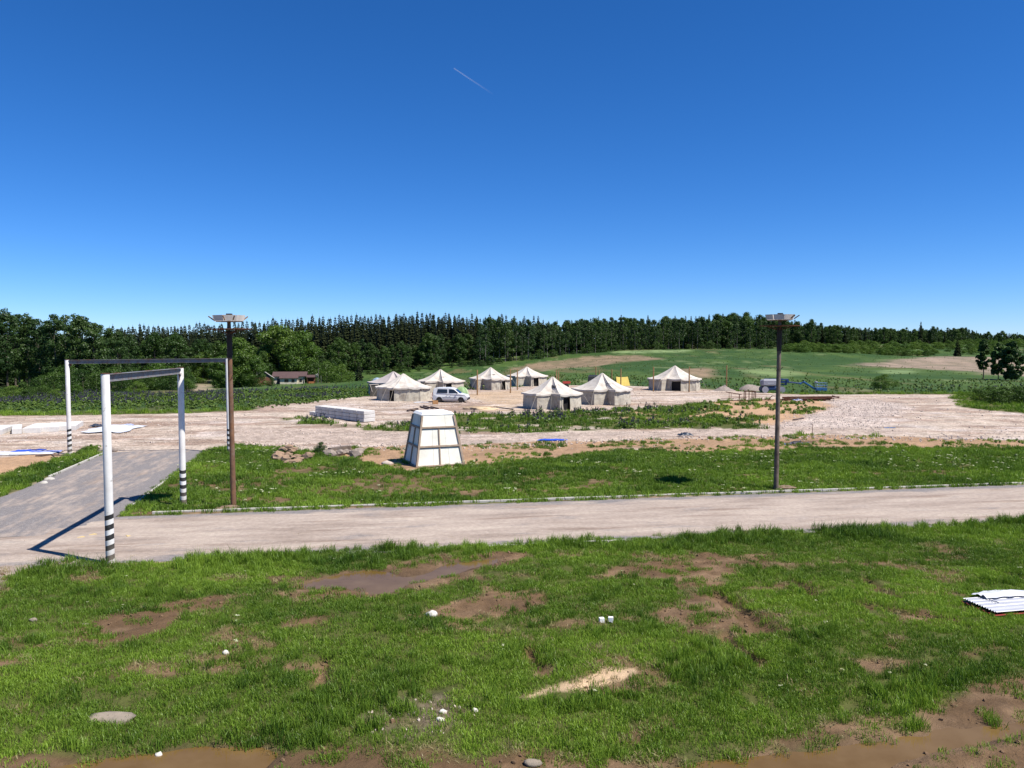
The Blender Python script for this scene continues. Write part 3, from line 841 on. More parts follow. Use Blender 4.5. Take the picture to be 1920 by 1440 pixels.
M_BARK = surf('grey_bark', (.16, .13, .10), (.09, .075, .06), 4, .95, .4, .03)
M_BIRCH = surf('pale_bark', (.22, .20, .175), (.10, .09, .08), 3, .9, .3, .02, lo=.45, hi=.62)
M_LEAF_D = leaf_mat('broadleaf_foliage', (.026, .062, .012), (.075, .135, .024), .28, False, .2)
M_LEAF_L = leaf_mat('bright_foliage', (.06, .125, .018), (.125, .20, .03), .32, False, .2)
M_LEAF_B = leaf_mat('birch_foliage', (.024, .06, .016), (.068, .118, .028), .28, False, .2)
M_NEEDLE = leaf_mat('spruce_needles', (.020, .034, .014), (.050, .060, .024), .1)
M_NEEDLE_P = leaf_mat('dark_cone_needles', (.020, .030, .016), (.04, .052, .026), .1)

def m_broad(seed, h=18, w=5.0, base=.15, mat=None, per=52, size=.46, ncl=60):
    r = np.random.default_rng(seed); cl = []
    for i in range(ncl):
        t = r.uniform(base, 1.0)
        prof = math.sin(math.pi * min(1, max(.03, (t - base * .6) / (1.02 - base * .6)) ** .8)) ** .6
        a = r.uniform(0, 6.283); d = w * prof * math.sqrt(r.uniform(.1, 1))
        cl.append((d * math.cos(a), d * math.sin(a), h * t * .96, r.uniform(.7, 1.5) * w / 5 + .35))
    for i in range(6):
        cl.append((r.uniform(-.7, .7), r.uniform(-.7, .7), h * r.uniform(.88, .985), r.uniform(.5, .9)))
    v, f = cluster_crown(cl, per, size, seed)
    mb = MB(); limbs(mb, h, h * .012 + .06, h * .85, seed, 9, .3, .9, w * .6)
    return mb, v, f, mat or M_LEAF_D

def m_birch(seed, h=20, w=3.5, base=.30):
    r = np.random.default_rng(seed); cl = []
    for i in range(52):
        t = r.uniform(base, 1.0); prof = (1 - ((t - base) / (1 - base)) ** 1.6) * .85 + .15
        a = r.uniform(0, 6.283); d = w * prof * math.sqrt(r.uniform(.05, 1))
        cl.append((d * math.cos(a), d * math.sin(a), h * t * .97, r.uniform(.5, 1.15)))
    for i in range(5):
        t = r.uniform(.12, base); a = r.uniform(0, 6.283); cl.append((1.2 * math.cos(a), 1.2 * math.sin(a), h * t, r.uniform(.3, .7)))
    v, f = cluster_crown(cl, 62, .38, seed)
    mb = MB(); limbs(mb, h, .19, h * .93, seed, 10, .4, .95, w * .5)
    return mb, v, f, M_LEAF_B

def m_spruce(seed, h=25, w=3.9, mat=None, bare=.06):
    r = np.random.default_rng(seed); P = []; Nn = []; S = []
    V = []; F = []
    lv = 30
    for i in range(lv):
        t = bare + (1 - bare) * (i + r.uniform(-.3, .3)) / lv
        rad = w * (1 - t) ** .72 * r.uniform(.72, 1.12) + .3
        nb = max(4, int(5 + 6 * (1 - t)))
        a0 = r.uniform(0, 6.283)
        for k in range(nb):
            a = a0 + 6.283 * k / nb + r.uniform(-.25, .25); L = rad * r.uniform(.7, 1.15); z = h * t
            dx, dy = math.cos(a), math.sin(a); wd = .34 + .22 * L / w * 2
            droop = L * r.uniform(.28, .5)
            b = len(V); px_, py_ = -dy * wd, dx * wd
            V += [(0, 0, z + .15), (dx * L * .55 + px_, dy * L * .55 + py_, z - droop * .45 - .1), (dx * L, dy * L, z - droop + .22 * L * r.uniform(0, .5)), (dx * L * .55 - px_, dy * L * .55 - py_, z - droop * .45 - .1)]
            F.append((b, b + 1, b + 2, b + 3))
            b = len(V)
            V += [(dx * L * .25, dy * L * .25, z - .05), (dx * L * .6 + px_ * .4, dy * L * .6 + py_ * .4, z - droop - .55), (dx * L * .95, dy * L * .95, z - droop * 1.0 - .2), (dx * L * .55, dy * L * .55, z - droop * .3)]
            F.append((b, b + 1, b + 2, b + 3))
    b = len(V)
    for a in (0, 2.1, 4.2):
        V += [(0, 0, h * 1.02), (.16 * math.cos(a), .16 * math.sin(a), h * .95), (.02, 0, h * .93), (.16 * math.cos(a + 1), .16 * math.sin(a + 1), h * .94)]; F.append((b, b + 1, b + 2, b + 3)); b += 4
    mb = MB(); mb.tube((0, 0, -.3), (0, 0, h * .97), .22, .03, 7, False)
    return mb, np.array(V), np.array(F), mat or M_NEEDLE

def tree_proto(name, built, bark):
    mb, v, f, mat = built
    return name, mb.mesh('trunk', bark, 0, True), mesh_np('crown', v, f, [mat])

BROAD = [tree_proto('broadleaf_tree', m_broad(200 + i, 18, 4.6), M_BARK) for i in range(4)]
ASPEN = [tree_proto('aspen_tree', m_broad(220 + i, 20, 3.3, .2, M_LEAF_B, 64, .38, 66), M_BARK) for i in range(4)]
LINDEN = [tree_proto('linden_tree', m_broad(240 + i, 15, 6.0, .08, M_LEAF_L, 56, .38, 90), M_BARK) for i in range(2)]
BIRCH = [tree_proto('birch_tree', m_birch(260 + i), M_BIRCH) for i in range(5)]
SPRUCE = [tree_proto('spruce_tree', m_spruce(280 + i), M_BARK) for i in range(4)]
CONED = [tree_proto('spruce_tree', m_spruce(290 + i, 25, 3.6, M_NEEDLE_P), M_BARK) for i in range(2)]
LONE = [tree_proto('broadleaf_tree', m_broad(330 + i, 18, (2.7, 3.6, 5.0)[i], (.28, .14, .04)[i], M_LEAF_D, (70, 90, 80)[i], .75, 60), M_BARK) for i in range(3)]
SHRUB = [tree_proto('shrub', m_broad(300 + i, 5, 2.4, .03, M_LEAF_D, 110, .2, 44), M_BARK) for i in range(3)]
SHRUB_L = [tree_proto('shrub', m_broad(310 + i, 5, 2.6, .03, M_LEAF_L, 110, .2, 44), M_BARK) for i in range(3)]
HEIGHT = {'broadleaf_tree': 18, 'aspen_tree': 20, 'linden_tree': 15, 'birch_tree': 20, 'spruce_tree': 25, 'shrub': 5}

def tree(proto, x, y, h, label, group=None, cat='tree', wide=1.0, z=None, name=None):
    nm, tr, cr = proto
    s = h / HEIGHT[nm]
    e = empty(name or nm, (x, y, gz(x, y) if z is None else z), random.uniform(0, 6.28))
    e.scale = (s * wide, s * wide, s)
    obj('trunk', tr, e); obj('crown', cr, e)
    return tag(e, label, cat, group)

def tree_px(proto, px, top, depth, *a, **k):
    """tree whose foot stands at the given column and distance and whose tip reaches the given row"""
    x, y, zt = at_depth(px, top, depth)
    h = max(.7, zt - gz(x, y))
    return tree(proto, x, y, h, *a, **k)

def itp(pts, x):
    return float(np.interp(x, [p[0] for p in pts], [p[1] for p in pts]))
SKYL = [(-200, 612), (200, 613), (260, 608), (300, 609), (400, 604), (470, 600), (560, 594), (650, 590), (750, 587), (840, 583), (920, 588), (1000, 595), (1060, 596), (1130, 590), (1200, 592), (1300, 588), (1400, 588), (1450, 592), (1500, 602), (1600, 610), (1700, 614), (1800, 612), (1850, 620), (1960, 626), (2200, 628)]
EDGE = [(-200, 205), (200, 215), (400, 235), (600, 258), (700, 276), (800, 296), (900, 318), (1000, 348), (1100, 378), (1200, 398), (1300, 408), (1440, 418), (1500, 458), (1600, 505), (1700, 530), (1800, 580), (1950, 640), (2200, 640)]
rr = random.Random(11)
def over(x):
    for lim, t in ((330, 'above the striped gates'), (480, 'around the left nest pole'), (680, 'above the brown roofed house'), (880, 'above the left tents'), (1010, 'above the back row of tents'), (1160, 'above the nearest tents'), (1330, 'above the lone right tent'), (1450, 'left of the right nest pole'), (1620, 'just right of the right nest pole'), (1800, 'above the young brush'), (9999, 'at the far right edge')):
        if x < lim: return t
# spruces of the skyline
x = 205
while x < 1010:
    dep = itp(EDGE, x) + 60 + rr.uniform(0, 30)
    tree_px(rr.choice(SPRUCE), x, itp(SKYL, x) + rr.choice([rr.uniform(-5, 3), rr.uniform(0, 14)]), dep, 'dark spruce with a pointed tip in the skyline ' + over(x), 'spruces of the forest skyline ' + over(x))
    x += rr.uniform(5.5, 10)
x = 1010
while x < 1520:
    tree_px(rr.choice(SPRUCE), x, itp(SKYL, x) + rr.uniform(-3, 12), itp(EDGE, x) + 45 + rr.uniform(0, 25), 'dark spruce tip rising over the birches ' + over(x), 'spruces over the birches ' + over(x))
    x += rr.uniform(14, 30)
# tall aspens at the left
for x in [-60, -35, -12, 8, 30, 48, 66, 85, 104, 122, 138, 155, 172, 188, 204, 222, 240]:
    t = itp([(-60, 574), (0, 578), (60, 590), (85, 596), (108, 584), (130, 586), (165, 592), (200, 612), (240, 628)], x) + rr.uniform(-4, 8)
    tree_px(rr.choice(ASPEN), x + rr.uniform(-5, 5), t, rr.uniform(178, 200), 'tall leafy aspen in the front row of the stand at the left edge', 'aspens at the left, front row')
for x in range(-60, 250, 26):
    tree_px(rr.choice(ASPEN), x + rr.uniform(-8, 8), itp([(-60, 590), (250, 630)], x) + rr.uniform(-4, 16), rr.uniform(205, 222), 'tall aspen in the second row of the dense stand at the left edge', 'aspens at the left, second row')
# mixed broadleaf trees in front of the spruces
x = 225
while x < 930:
    dep = itp(EDGE, x) + rr.uniform(-4, 32)
    tp = itp([(220, 632), (300, 628), (400, 634), (470, 646), (600, 640), (700, 634), (800, 628), (870, 618), (930, 608)], x) + rr.uniform(-8, 22)
    tree_px(rr.choice(BROAD + BROAD + ASPEN), x, tp, dep, 'dark green broadleaf tree in front of the spruces ' + over(x), 'broadleaf trees at the forest edge ' + over(x))
    x += rr.uniform(10, 18)
tree_px(LINDEN[0], 522, 613, 252, 'broad bright green tree left of the brown roofed house, nearer to the centre', wide=1.15)
tree_px(LINDEN[1], 563, 622, 250, 'bright green rounded tree directly behind the brown roofed house', wide=1.0)
tree_px(LINDEN[0], 447, 636, 178, 'big dense green tree behind the left nest pole')
tree_px(LINDEN[1], 415, 668, 172, 'smaller round green tree left of the left nest pole')
tree_px(LINDEN[1], 475, 668, 176, 'leafy green tree between the left nest pole and the small barn')
tree_px(BROAD[1], 330, 628, 215, 'bright green tree rising behind the far gate beam', wide=1.2)
tree_px(LINDEN[0], 380, 660, 235, 'small rounded green tree behind the tan track gap')
# birches with visible trunks up the hill
x = 900
while x < 1520:
    dep = itp(EDGE, x) + rr.uniform(0, 14)
    tree_px(rr.choice(BIRCH), x, itp(SKYL, x) + rr.choice((rr.uniform(2, 10), rr.uniform(8, 24))), dep, 'slim pale trunked birch at the forest edge ' + over(x), 'birches along the hill ' + over(x))
    x += rr.uniform(4.5, 12)
x = 905
while x < 1500:
    tree_px(rr.choice(BROAD + ASPEN), x, itp(SKYL, x) + rr.uniform(5, 26), itp(EDGE, x) + rr.uniform(10, 30), 'dark leafy tree behind the birches ' + over(x), 'leafy trees behind the birches ' + over(x))
    x += rr.uniform(9, 20)
x = 690
while x < 1500:
    tree_px(rr.choice(SHRUB), x, itp([(690, 690), (800, 682), (900, 672), (1000, 660), (1100, 649), (1200, 644), (1500, 643)], x) + rr.uniform(-4, 5), itp(EDGE, x) + rr.uniform(-3, 6), 'dark bush under the trees of the forest edge ' + over(x), 'bushes under the forest edge ' + over(x), 'bush', wide=1.4)
    x += rr.uniform(12, 26)
x = 1495
while x < 2050:
    dep = itp(EDGE, x) + rr.uniform(0, 40)
    tree_px(rr.choice(BIRCH + BROAD + SPRUCE[:2]), x, itp(SKYL, x) + rr.uniform(-3, 10), dep, 'distant small tree in the far tree line ' + over(x), 'distant trees ' + over(x))
    x += rr.uniform(5, 9)
tree_px(SPRUCE[1], 1727, 602, 500, 'tallest lone conifer standing above the distant tree line on the right')
tree_px(BROAD[2], 1522, 598, 455, 'tall tree just right of the right nest pole in the distant wood', wide=.8)
for x, t in ((1345, 588), (1375, 586), (1400, 585), (1425, 590), (1448, 594)):
    tree_px(rr.choice(BROAD), x, t, 470, 'rounded tree crown in the hump of the forest left of the right nest pole', 'rounded crowns in the forest hump')
# trees and shrubs closer in
tree_px(LONE[0], 1846, 636, 165, 'slender lone tree with a thin bare stem on the right field', wide=1.0)
tree_px(LONE[1], 1874, 642, 162, 'dark green tree in the middle of the three on the right field', wide=.9)
tree_px(LONE[2], 1899, 640, 158, 'bushy dark tree, rightmost of the three on the right field', wide=1.0)
tree_px(SPRUCE[0], 1796, 634, 340, 'small dark conifer alone above the brown clearing', wide=1.5)
# thicket below the aspens
for i, (px_, tp, dp) in enumerate([(12, 730, 128), (-30, 725, 130), (45, 718, 150), (75, 708, 158), (100, 700, 150), (128, 702, 140), (155, 696, 152), (180, 700, 146), (205, 694, 152), (228, 706, 140), (250, 694, 150), (272, 700, 146), (295, 692, 148), (318, 696, 142), (338, 690, 150), (348, 700, 146), (60, 732, 122), (95, 735, 118), (215, 690, 165), (300, 684, 168), (165, 684, 165), (120, 688, 168)]):
    tree_px(rr.choice(SHRUB + SHRUB_L[:1]), px_, tp, dp, 'green bush in the thicket below the aspens behind the striped gates', 'bushes of the left thicket', 'bush', wide=1.25)
for i, (px_, tp, dp) in enumerate([(-40, 722, 112), (-10, 728, 110), (22, 724, 114), (48, 732, 110), (78, 724, 118), (108, 730, 114), (140, 722, 122), (30, 745, 100), (255, 716, 128), (350, 712, 130)]):
    tree_px(rr.choice(SHRUB + SHRUB_L), px_, tp, dp, 'green bush standing in the rough grass in front of the left thicket', 'bushes in front of the left thicket', 'bush', wide=1.6)
# garden trees round the house
for px_, tp, dp, pr, lb in [(612, 680, 232, SHRUB_L[0], 'round garden tree right of the house, nearest to the satellite dish'), (640, 684, 225, SHRUB_L[1], 'leafy garden tree standing beside the dark cone shaped tree'),
                            (590, 678, 246, SHRUB[0], 'garden tree behind the porch of the house'), (505, 682, 246, SHRUB[1], 'garden tree between the barn gable and the house'), (625, 676, 250, BROAD[1], 'tall garden tree behind the fruit trees by the house'),
                            (508, 708, 200, SHRUB[2], 'low bush in front of the small barn'), (660, 700, 228, SHRUB_L[2], 'low bush in front of the dark cone shaped tree'), (570, 690, 252, SHRUB_L[0], 'low tree behind the roof of the house')]:
    tree_px(pr, px_, tp, dp, lb, None, 'tree' if 'tree' in lb else 'bush', wide=1.1)
tree_px(CONED[0], 673, 678, 215, 'dark cone shaped conifer at the edge of the garden', wide=1.9)
tree_px(SHRUB_L[1], 1660, 703, 122, 'loose green bush at the edge of the gravel yard on the right', None, 'bush', wide=1.6)
for i, (px_, tp, dp) in enumerate([(1838, 737, 96), (1862, 733, 97), (1885, 734, 96), (1908, 733, 97), (1932, 733, 96), (1955, 732, 97), (1874, 738, 93), (1920, 738, 92)]):
    tree_px(SHRUB[i % 3], px_, tp - 7, dp, 'low dark bush in the hedge like clump by the right gravel track', 'bushes by the right track', 'bush', wide=2.0, name='shrub')

# the wood behind the front rows reads as one mass
def mass(name, rows, protos, label, cat):
    src = []
    for nm, tr, cr in protos:
        src.append(cr)
    pts = []; scl = []; idx = []
    for px_, top, dep in rows:
        x, y, zt = at_depth(px_, top, dep); g = gz(x, y); k = rr.randrange(len(protos)); s = max(3, zt - g) / HEIGHT[protos[k][0]]
        pts.append((x, y, g)); scl.append((s, s, s)); idx.append(k)
    n = len(pts)
    return instancer(name, pts, [(0, 0, rr.uniform(0, 6.28)) for _ in range(n)], scl, idx, [rr.random() for _ in range(n)], src, label, cat)
rows = []
for k in range(5):
    x = -220
    while x < 2150:
        rows.append((x, itp(SKYL, x) + (rr.uniform(2, 22) if x < 1450 else rr.uniform(2, 11)) + (14 if x < 210 else 0), itp(EDGE, x) + 28 + 26 * k + rr.uniform(0, 20))); x += rr.uniform(9, 17) if x < 1450 else rr.uniform(5, 10)
mass('dense_forest', [q for q in rows if not 230 < q[0] < 1010], SPRUCE + BROAD[:2] + ASPEN[:2], 'dense dark forest filling the background behind the edge trees', 'forest')
mass('spruce_forest', [q for q in rows if 230 < q[0] < 1010], SPRUCE, 'dense dark spruce forest rising behind the leafy trees left of the centre', 'forest')
rows = []
for k in range(260):
    x = rr.uniform(1470, 2000); d = rr.uniform(330, 470) if x < 1760 else rr.uniform(360, 520)
    X, Y, _ = at_depth(x, 650, d); rows.append((X, Y))
pts = np.array([(X, Y, gz(X, Y)) for X, Y in rows]); s = np.array([rr.uniform(.35, .75) for _ in rows])
keep = np.array([FPX * (CAM_H - p_[2]) / p_[1] + 645 for p_ in pts]) < 668
pts, s = pts[keep], s[keep]; n = len(pts)
instancer('young_brush', pts, np.stack([np.zeros(n), np.zeros(n), rng.uniform(0, 6.28, n)], 1), np.stack([s * 1.5, s * 1.5, s], 1), rng.integers(0, 3, n), rng.uniform(0, 1, n), [q[2] for q in SHRUB_L], 'band of young light green brush below the distant trees on the right', 'brush')

# ------------------------------------------------------------------ field plants: lupins, umbels, weeds, stones
M_LUPIN = leaf_mat('lupin_flowers', (.05, .043, .075), (.105, .09, .145), .2, True)
M_UMBEL = leaf_mat('white_flowers', (.5, .52, .28), (.72, .72, .5), .3, True)
M_WEED = leaf_mat('weed_leaves', (.035, .085, .018), (.16, .235, .045), .3, True)
def plant(seed, h, flower, leaves=9, lw=.14, nfl=3):
    r = np.random.default_rng(seed); V = []; F = []; mi = []
    def q(p, n_, s, m):
        v, f = leaf_quads(np.array([p]), np.array([n_]), s, r); b = len(V); V.extend(v.tolist()); F.append(tuple(b + i for i in range(4))); mi.append(m)
    for i in range(leaves):
        a = r.uniform(0, 6.28); d = r.uniform(.05, .3) * h; q((d * math.cos(a), d * math.sin(a), r.uniform(.15, .65) * h), (math.cos(a), math.sin(a), 1.2), lw, 0)
    for i in range(nfl):
        a = r.uniform(0, 6.28); d = r.uniform(.02, .25) * h; x0, y0 = d * math.cos(a), d * math.sin(a)
        b = len(V); V.extend([(x0 * .5 - .008, y0 * .5, 0), (x0 * .5 + .008, y0 * .5, 0), (x0 + .006, y0, h * .95), (x0 - .006, y0, h * .95)]); F.append((b, b + 1, b + 2, b + 3)); mi.append(0)
        if flower == 'spike':
            for k in range(5): q((x0 + r.uniform(-.02, .02), y0 + r.uniform(-.02, .02), h * (.68 + .075 * k)), (r.normal(), r.normal(), .3), .13 - .016 * k, 1)
        elif flower == 'umbel':
            for k in range(5): q((x0 + r.uniform(-.07, .07), y0 + r.uniform(-.07, .07), h * r.uniform(.93, 1.0)), (r.normal() * .3, r.normal() * .3, 1), .075, 1)
    return np.array(V), F, mi
def plant_mesh(nm, seed, h, fl, mats, **k):
    v, f, mi = plant(seed, h, fl, **k); return mesh_np(nm, v, f, mats, mi=mi)
LUP = [plant_mesh('lupin', 400 + i, .8, 'spike', [M_WEED, M_LUPIN], leaves=12, lw=.24, nfl=4) for i in range(3)]
UMB = [plant_mesh('umbel', 410 + i, .5, 'umbel', [M_WEED, M_UMBEL], leaves=7, lw=.13, nfl=3) for i in range(3)]
WEED = [plant_mesh('weed', 420 + i, .45, None, [M_WEED], leaves=26, lw=.17, nfl=0) for i in range(3)]

def scatter_xy(name, x, y, src, s0, s1, label, cat, tint=None, sink=.03):
    n = len(x); s = rng.uniform(s0, s1, n)
    return instancer(name, np.stack([x, y, terrain(x, y) - sink], 1), np.stack([rng.uniform(-.12, .12, n), rng.uniform(-.12, .12, n), rng.uniform(0, 6.28, n)], 1), np.stack([s, s, s * rng.uniform(.8, 1.2, n)], 1), rng.integers(0, len(src), n), rng.uniform(0, 1, n) if tint is None else tint, src, label, cat)

# lupin belt behind the yard
def belt(n, fn):
    xs = rng.uniform(-120, 120, n); e = site_edge(xs); ys = e + rng.uniform(0.5, 1, n) ** 2 * 0 + rng.uniform(1.5, 46, n)
    k = fn(xs, ys, e); return xs[k], ys[k]
x, y = belt(14000, lambda x, y, e: (rng.uniform(0, 1, len(x)) < sstep(.44, .62, fbm(x / 9, y / 5, 201, 3)) * np.where(x < -14, .10 + .9 * sstep(5, 18, y - e), .16 * (y - e < 12))) & (y - e < 46))
scatter_xy('lupin_belt', x, y, LUP, .8, 1.3, 'belt of blue purple lupins growing behind the gravel yard', 'lupins')
x, y = belt(15000, lambda x, y, e: rng.uniform(0, 1, len(x)) < np.where(x < -14, .9, .22))
scatter_xy('tall_weeds', x, y, WEED, .6, 1.35, 'rank green weeds growing behind the gravel yard', 'weeds')
# field texture: clumps over the hill
n = 10000
x = rng.uniform(-130, 260, n); y = rng.uniform(118, 400, n); e = site_edge(x)
zz = zones(x, y); cb = zz['col'][:, 0] > .16
k = (y > e + 8) & (np.abs(x) < y * .74) & (rng.uniform(0, 1, n) < np.where(cb, .18, .25 + .75 * sstep(.4, .6, fbm(x / 8, y / 14, 203, 3))))
x, y = x[k], y[k]
scatter_xy('field_weeds', x, y, WEED, .4, 1.1, 'coarse green weeds over the sloping field', 'weeds', tint=np.clip(fbm(x / 12, y / 25, 205, 3) * 1.1 - .15 + rng.uniform(-.15, .15, len(x)), 0, 1))
# bank in front of the tents: lupins and weeds
n = 5200; x = rng.uniform(-32, 45, n); y = rng.uniform(56, 95, n); zz = zones(x, y)
k = (rng.uniform(0, 1, n) < zz['bank'] * .6); x1, y1 = x[k], y[k]
scatter_xy('bank_weeds', x1, y1, WEED, .35, .85, 'leafy weeds on the grass bank in front of the tents', 'weeds', tint=rng.uniform(.3, 1, len(x1)))
k = (zz['bank'] > .6) & (fbm(x / 3.5, y / 3, 207, 2) > .67); x1, y1 = x[k], y[k]
scatter_xy('bank_lupins', x1, y1, LUP, .7, 1.1, 'clusters of dark purple lupins on the grass bank', 'lupins')
k = (rng.uniform(0, 1, n) < pmask(P_SAND_R, x, y, .8, 1.2, 3, 10) * sstep(.52, .65, fbm(x / 2.2, y / 2.2, 79, 2))) | ((rng.uniform(0, 1, n) < .25) & (pmask(P_STRIP, x, y, .8) > .5)); x1, y1 = x[k], y[k]
scatter_xy('sand_weeds', x1, y1, WEED, .6, 1.4, 'scattered weeds on the orange sandy soil left of the gravel heap', 'weeds', tint=rng.uniform(.5, 1, len(x1)))
# lawn behind the road: umbels and weeds
n = 5200; x = rng.uniform(-30, 42, n); y = rng.uniform(34, 56, n); zz = zones(x, y)
k = (zz['grass'] > .5) & (fbm(x / 1.7, y / 1.1, 209, 3) > .66) & (zz['lush'] < .8); x1, y1 = x[k], y[k]
scatter_xy('white_umbels', x1, y1, UMB, .45, .8, 'patches of white flowering umbels in the lawn beyond the road', 'flowers')
n = 3500; x = rng.uniform(-30, 45, n); y = rng.uniform(44, 62, n); zz = zones(x, y)
k = (zz['g'] < .9) & (zz['grass'] > .1) & (fbm(x / 2, y / 1.4, 211, 3) > .5) & (y > 46); x1, y1 = x[k], y[k]
scatter_xy('lawn_edge_weeds', x1, y1, WEED, .3, .75, 'light green weeds at the far edge of the lawn by the gravel track', 'weeds', tint=rng.uniform(.55, 1, len(x1)))
n = 240; x, y = sample(n, -24, 24, 11, 27); zz = zones(x, y); k = (zz['lush'] > .45) & (zz['grass'] > .5); x1, y1 = x[k], y[k]
scatter_xy('foreground_flowers', x1[:28], y1[:28], UMB, .3, .5, 'few small white flowers in the foreground grass', 'flowers')

M_CLOD = surf('soil_clods', (.20, .125, .07), (.13, .08, .045), 2, .95)
M_STONE = surf('pale_limestone', (.62, .52, .45), (.45, .36, .30), 1.3, .95, .4, .02)
M_ROCK = surf('field_rock', (.34, .28, .23), (.24, .19, .16), 2.2, .95, .5, .04, dirt=(.42, .36, .31), dirt_amt=.5)
def rock_mesh(name, seed, mat, sx=1, sy=1, sz=.7, sub=2, amp=.28, smooth=True):
    bm = bmesh.new(); bmesh.ops.create_icosphere(bm, subdivisions=sub, radius=.5)
    r = random.Random(seed); o = [r.uniform(0, 90) for _ in range(3)]
    from mathutils import noise as mn
    for v in bm.verts:
        cv = mn.cell(v.co * 2.6 + Vector(o)); k = 1 + amp * (mn.noise(v.co * 2.2 + Vector(o)) * 1.6) + amp * .5 * mn.noise(v.co * 5 + Vector(o)) + amp * .35 * cv
        v.co = Vector((v.co.x * k * sx, v.co.y * k * sy, v.co.z * k * sz))
        if v.co.z < -.3 * sz: v.co.z = -.3 * sz
    me = bpy.data.meshes.new(name); bm.to_mesh(me); bm.free(); me.materials.append(mat)
    if smooth: me.polygons.foreach_set('use_smooth', np.ones(len(me.polygons), bool))
    return me
STN = [rock_mesh('stone', 500 + i, M_STONE, sub=1, smooth=False) for i in range(4)]
def stones(name, n, poly, s0, s1, label, warp=1.0, dens=None, mats=None):
    lo = poly.min(0); hi = poly.max(0); x = rng.uniform(lo[0], hi[0], n); y = rng.uniform(lo[1], hi[1], n)
    k = rng.uniform(0, 1, n) < pmask(poly, x, y, .5, warp, 3, 7) * (1 if dens is None else dens(x, y)); x, y = x[k], y[k]
    m = len(x); s = rng.uniform(0, 1, m) ** 3 * (s1 - s0) + s0
    return instancer(name, np.stack([x, y, terrain(x, y) + s * .1], 1), rng.uniform(0, 6.28, (m, 3)), np.stack([s, s, s], 1), rng.integers(0, 4, m), rng.uniform(0, 1, m), STN, label, 'gravel')
stones('crushed_stone', 7000, P_WHITE_GRAVEL, .05, .2, 'pale crushed stone spread over the yard on the right', 1.5)
yard = poly_px([(-300, 930), (-200, 790), (480, 772), (700, 744), (1000, 724), (1360, 734), (1790, 741), (1800, 763), (2100, 780), (2100, 828), (1500, 834), (1000, 846), (500, 838), (200, 848), (0, 888)])
stones('yard_gravel', 26000, yard, .05, .22, 'pinkish gravel over the yard around the tents', .5, lambda x, y: zones(x, y)['grav'] * sstep(.45, .62, fbm(x / 5, y / 2, 213, 3)))
trk = poly_px([(440, 828), (700, 834), (870, 836), (1200, 821), (1500, 816), (1900, 820), (1900, 828), (1500, 824), (1200, 827), (870, 845), (700, 845), (500, 842)])
stones('track_edge_stones', 5000, trk, .06, .26, 'row of pale stones along the near edge of the gravel track', .4)
stones('pebbles', 170, P_PEB, .02, .09, 'grey pebbles on the bare patch in the foreground grass', .3)
rd = poly_px([(60, 1060), (300, 1040), (960, 1010), (1900, 958), (1900, 912), (960, 948), (230, 970), (380, 850), (200, 852), (0, 940)])
CLOD = [rock_mesh('clod', 520 + i, M_CLOD, 1, 1, .7, 1, .4, False) for i in range(3)]
n = 26000; x, y = sample(n, -26, 26, 9.5, 27); zz = zones(x, y); k = (rng.uniform(0, 1, len(x)) < zz['soil'] * .7 * (.15 + sstep(.42, .62, fbm(x / .9, y / .7, 303, 2)))) & (zz['wet'] < .5); x, y = x[k], y[k]; m_ = len(x); sc_ = .015 + .11 * rng.uniform(0, 1, m_) ** 3
instancer('soil_clods', np.stack([x, y, terrain(x, y) + sc_ * .1], 1), rng.uniform(0, 6.28, (m_, 3)), np.stack([sc_, sc_, sc_], 1), rng.integers(0, 3, m_), rng.uniform(0, 1, m_), CLOD, 'crumbly clods on the bare soil patches in the foreground', 'soil clods')
stones('road_chips', 2600, rd, .015, .07, 'small pale stone chips lying on the dusty road', .2)

# ------------------------------------------------------------------ gates
def striped_paint():
    m, nt, out = new_mat('white_post_with_black_bands')
    tc = N(nt, 'ShaderNodeTexCoord').outputs['Object']
    sp = N(nt, 'ShaderNodeSeparateXYZ'); nt.links.new(tc, sp.inputs[0])
    z = math_n(nt, 'ADD', sp.outputs['Z'], math_n(nt, 'ADD', math_n(nt, 'MULTIPLY', sp.outputs['X'], -.28), math_n(nt, 'MULTIPLY', noise(nt, tc, 9, 2), .02)))
    band = math_n(nt, 'GREATER_THAN', math_n(nt, 'FRACT', math_n(nt, 'DIVIDE', z, .335)), .5)
    low = math_n(nt, 'LESS_THAN', z, 1.66)
    k = math_n(nt, 'MULTIPLY', band, low)
    white = ramp(nt, noise(nt, tc, 1.4, 5), [(.35, (.76, .74, .71)), (.62, (.64, .61, .58))])
    wear = ramp(nt, noise(nt, tc, 3.1, 8, .75), [(.60, (0, 0, 0)), (.66, (1, 1, 1))])
    white = mix(nt, math_n(nt, 'MULTIPLY', wear, .6), white, (.20, .17, .15))
    grime = ramp(nt, math_n(nt, 'ADD', math_n(nt, 'MULTIPLY', sp.outputs['Z'], .55), math_n(nt, 'MULTIPLY', noise(nt, tc, 4, 4), .5)), [(.25, (1, 1, 1)), (.75, (0, 0, 0))])
    black = ramp(nt, noise(nt, tc, 5, 5), [(.4, (.018, .018, .02)), (.7, (.05, .048, .046))])
    c = mix(nt, k, white, black)
    c = mix(nt, math_n(nt, 'MULTIPLY', grime, .55), c, (.30, .24, .18))
    p = N(nt, 'ShaderNodeBsdfPrincipled'); nt.links.new(c, p.inputs['Base Color']); p.inputs['Roughness'].default_value = .6; p.inputs['Specular IOR Level'].default_value = .3
    nt.links.new(p.outputs[0], out.inputs[0]); return m
M_POST = striped_paint()
M_STEEL = surf('grey_painted_steel', (.25, .255, .27), (.17, .175, .185), 2.5, .65, .2, .01, dirt=(.20, .085, .045), dirt_scale=2.2, dirt_amt=.75)
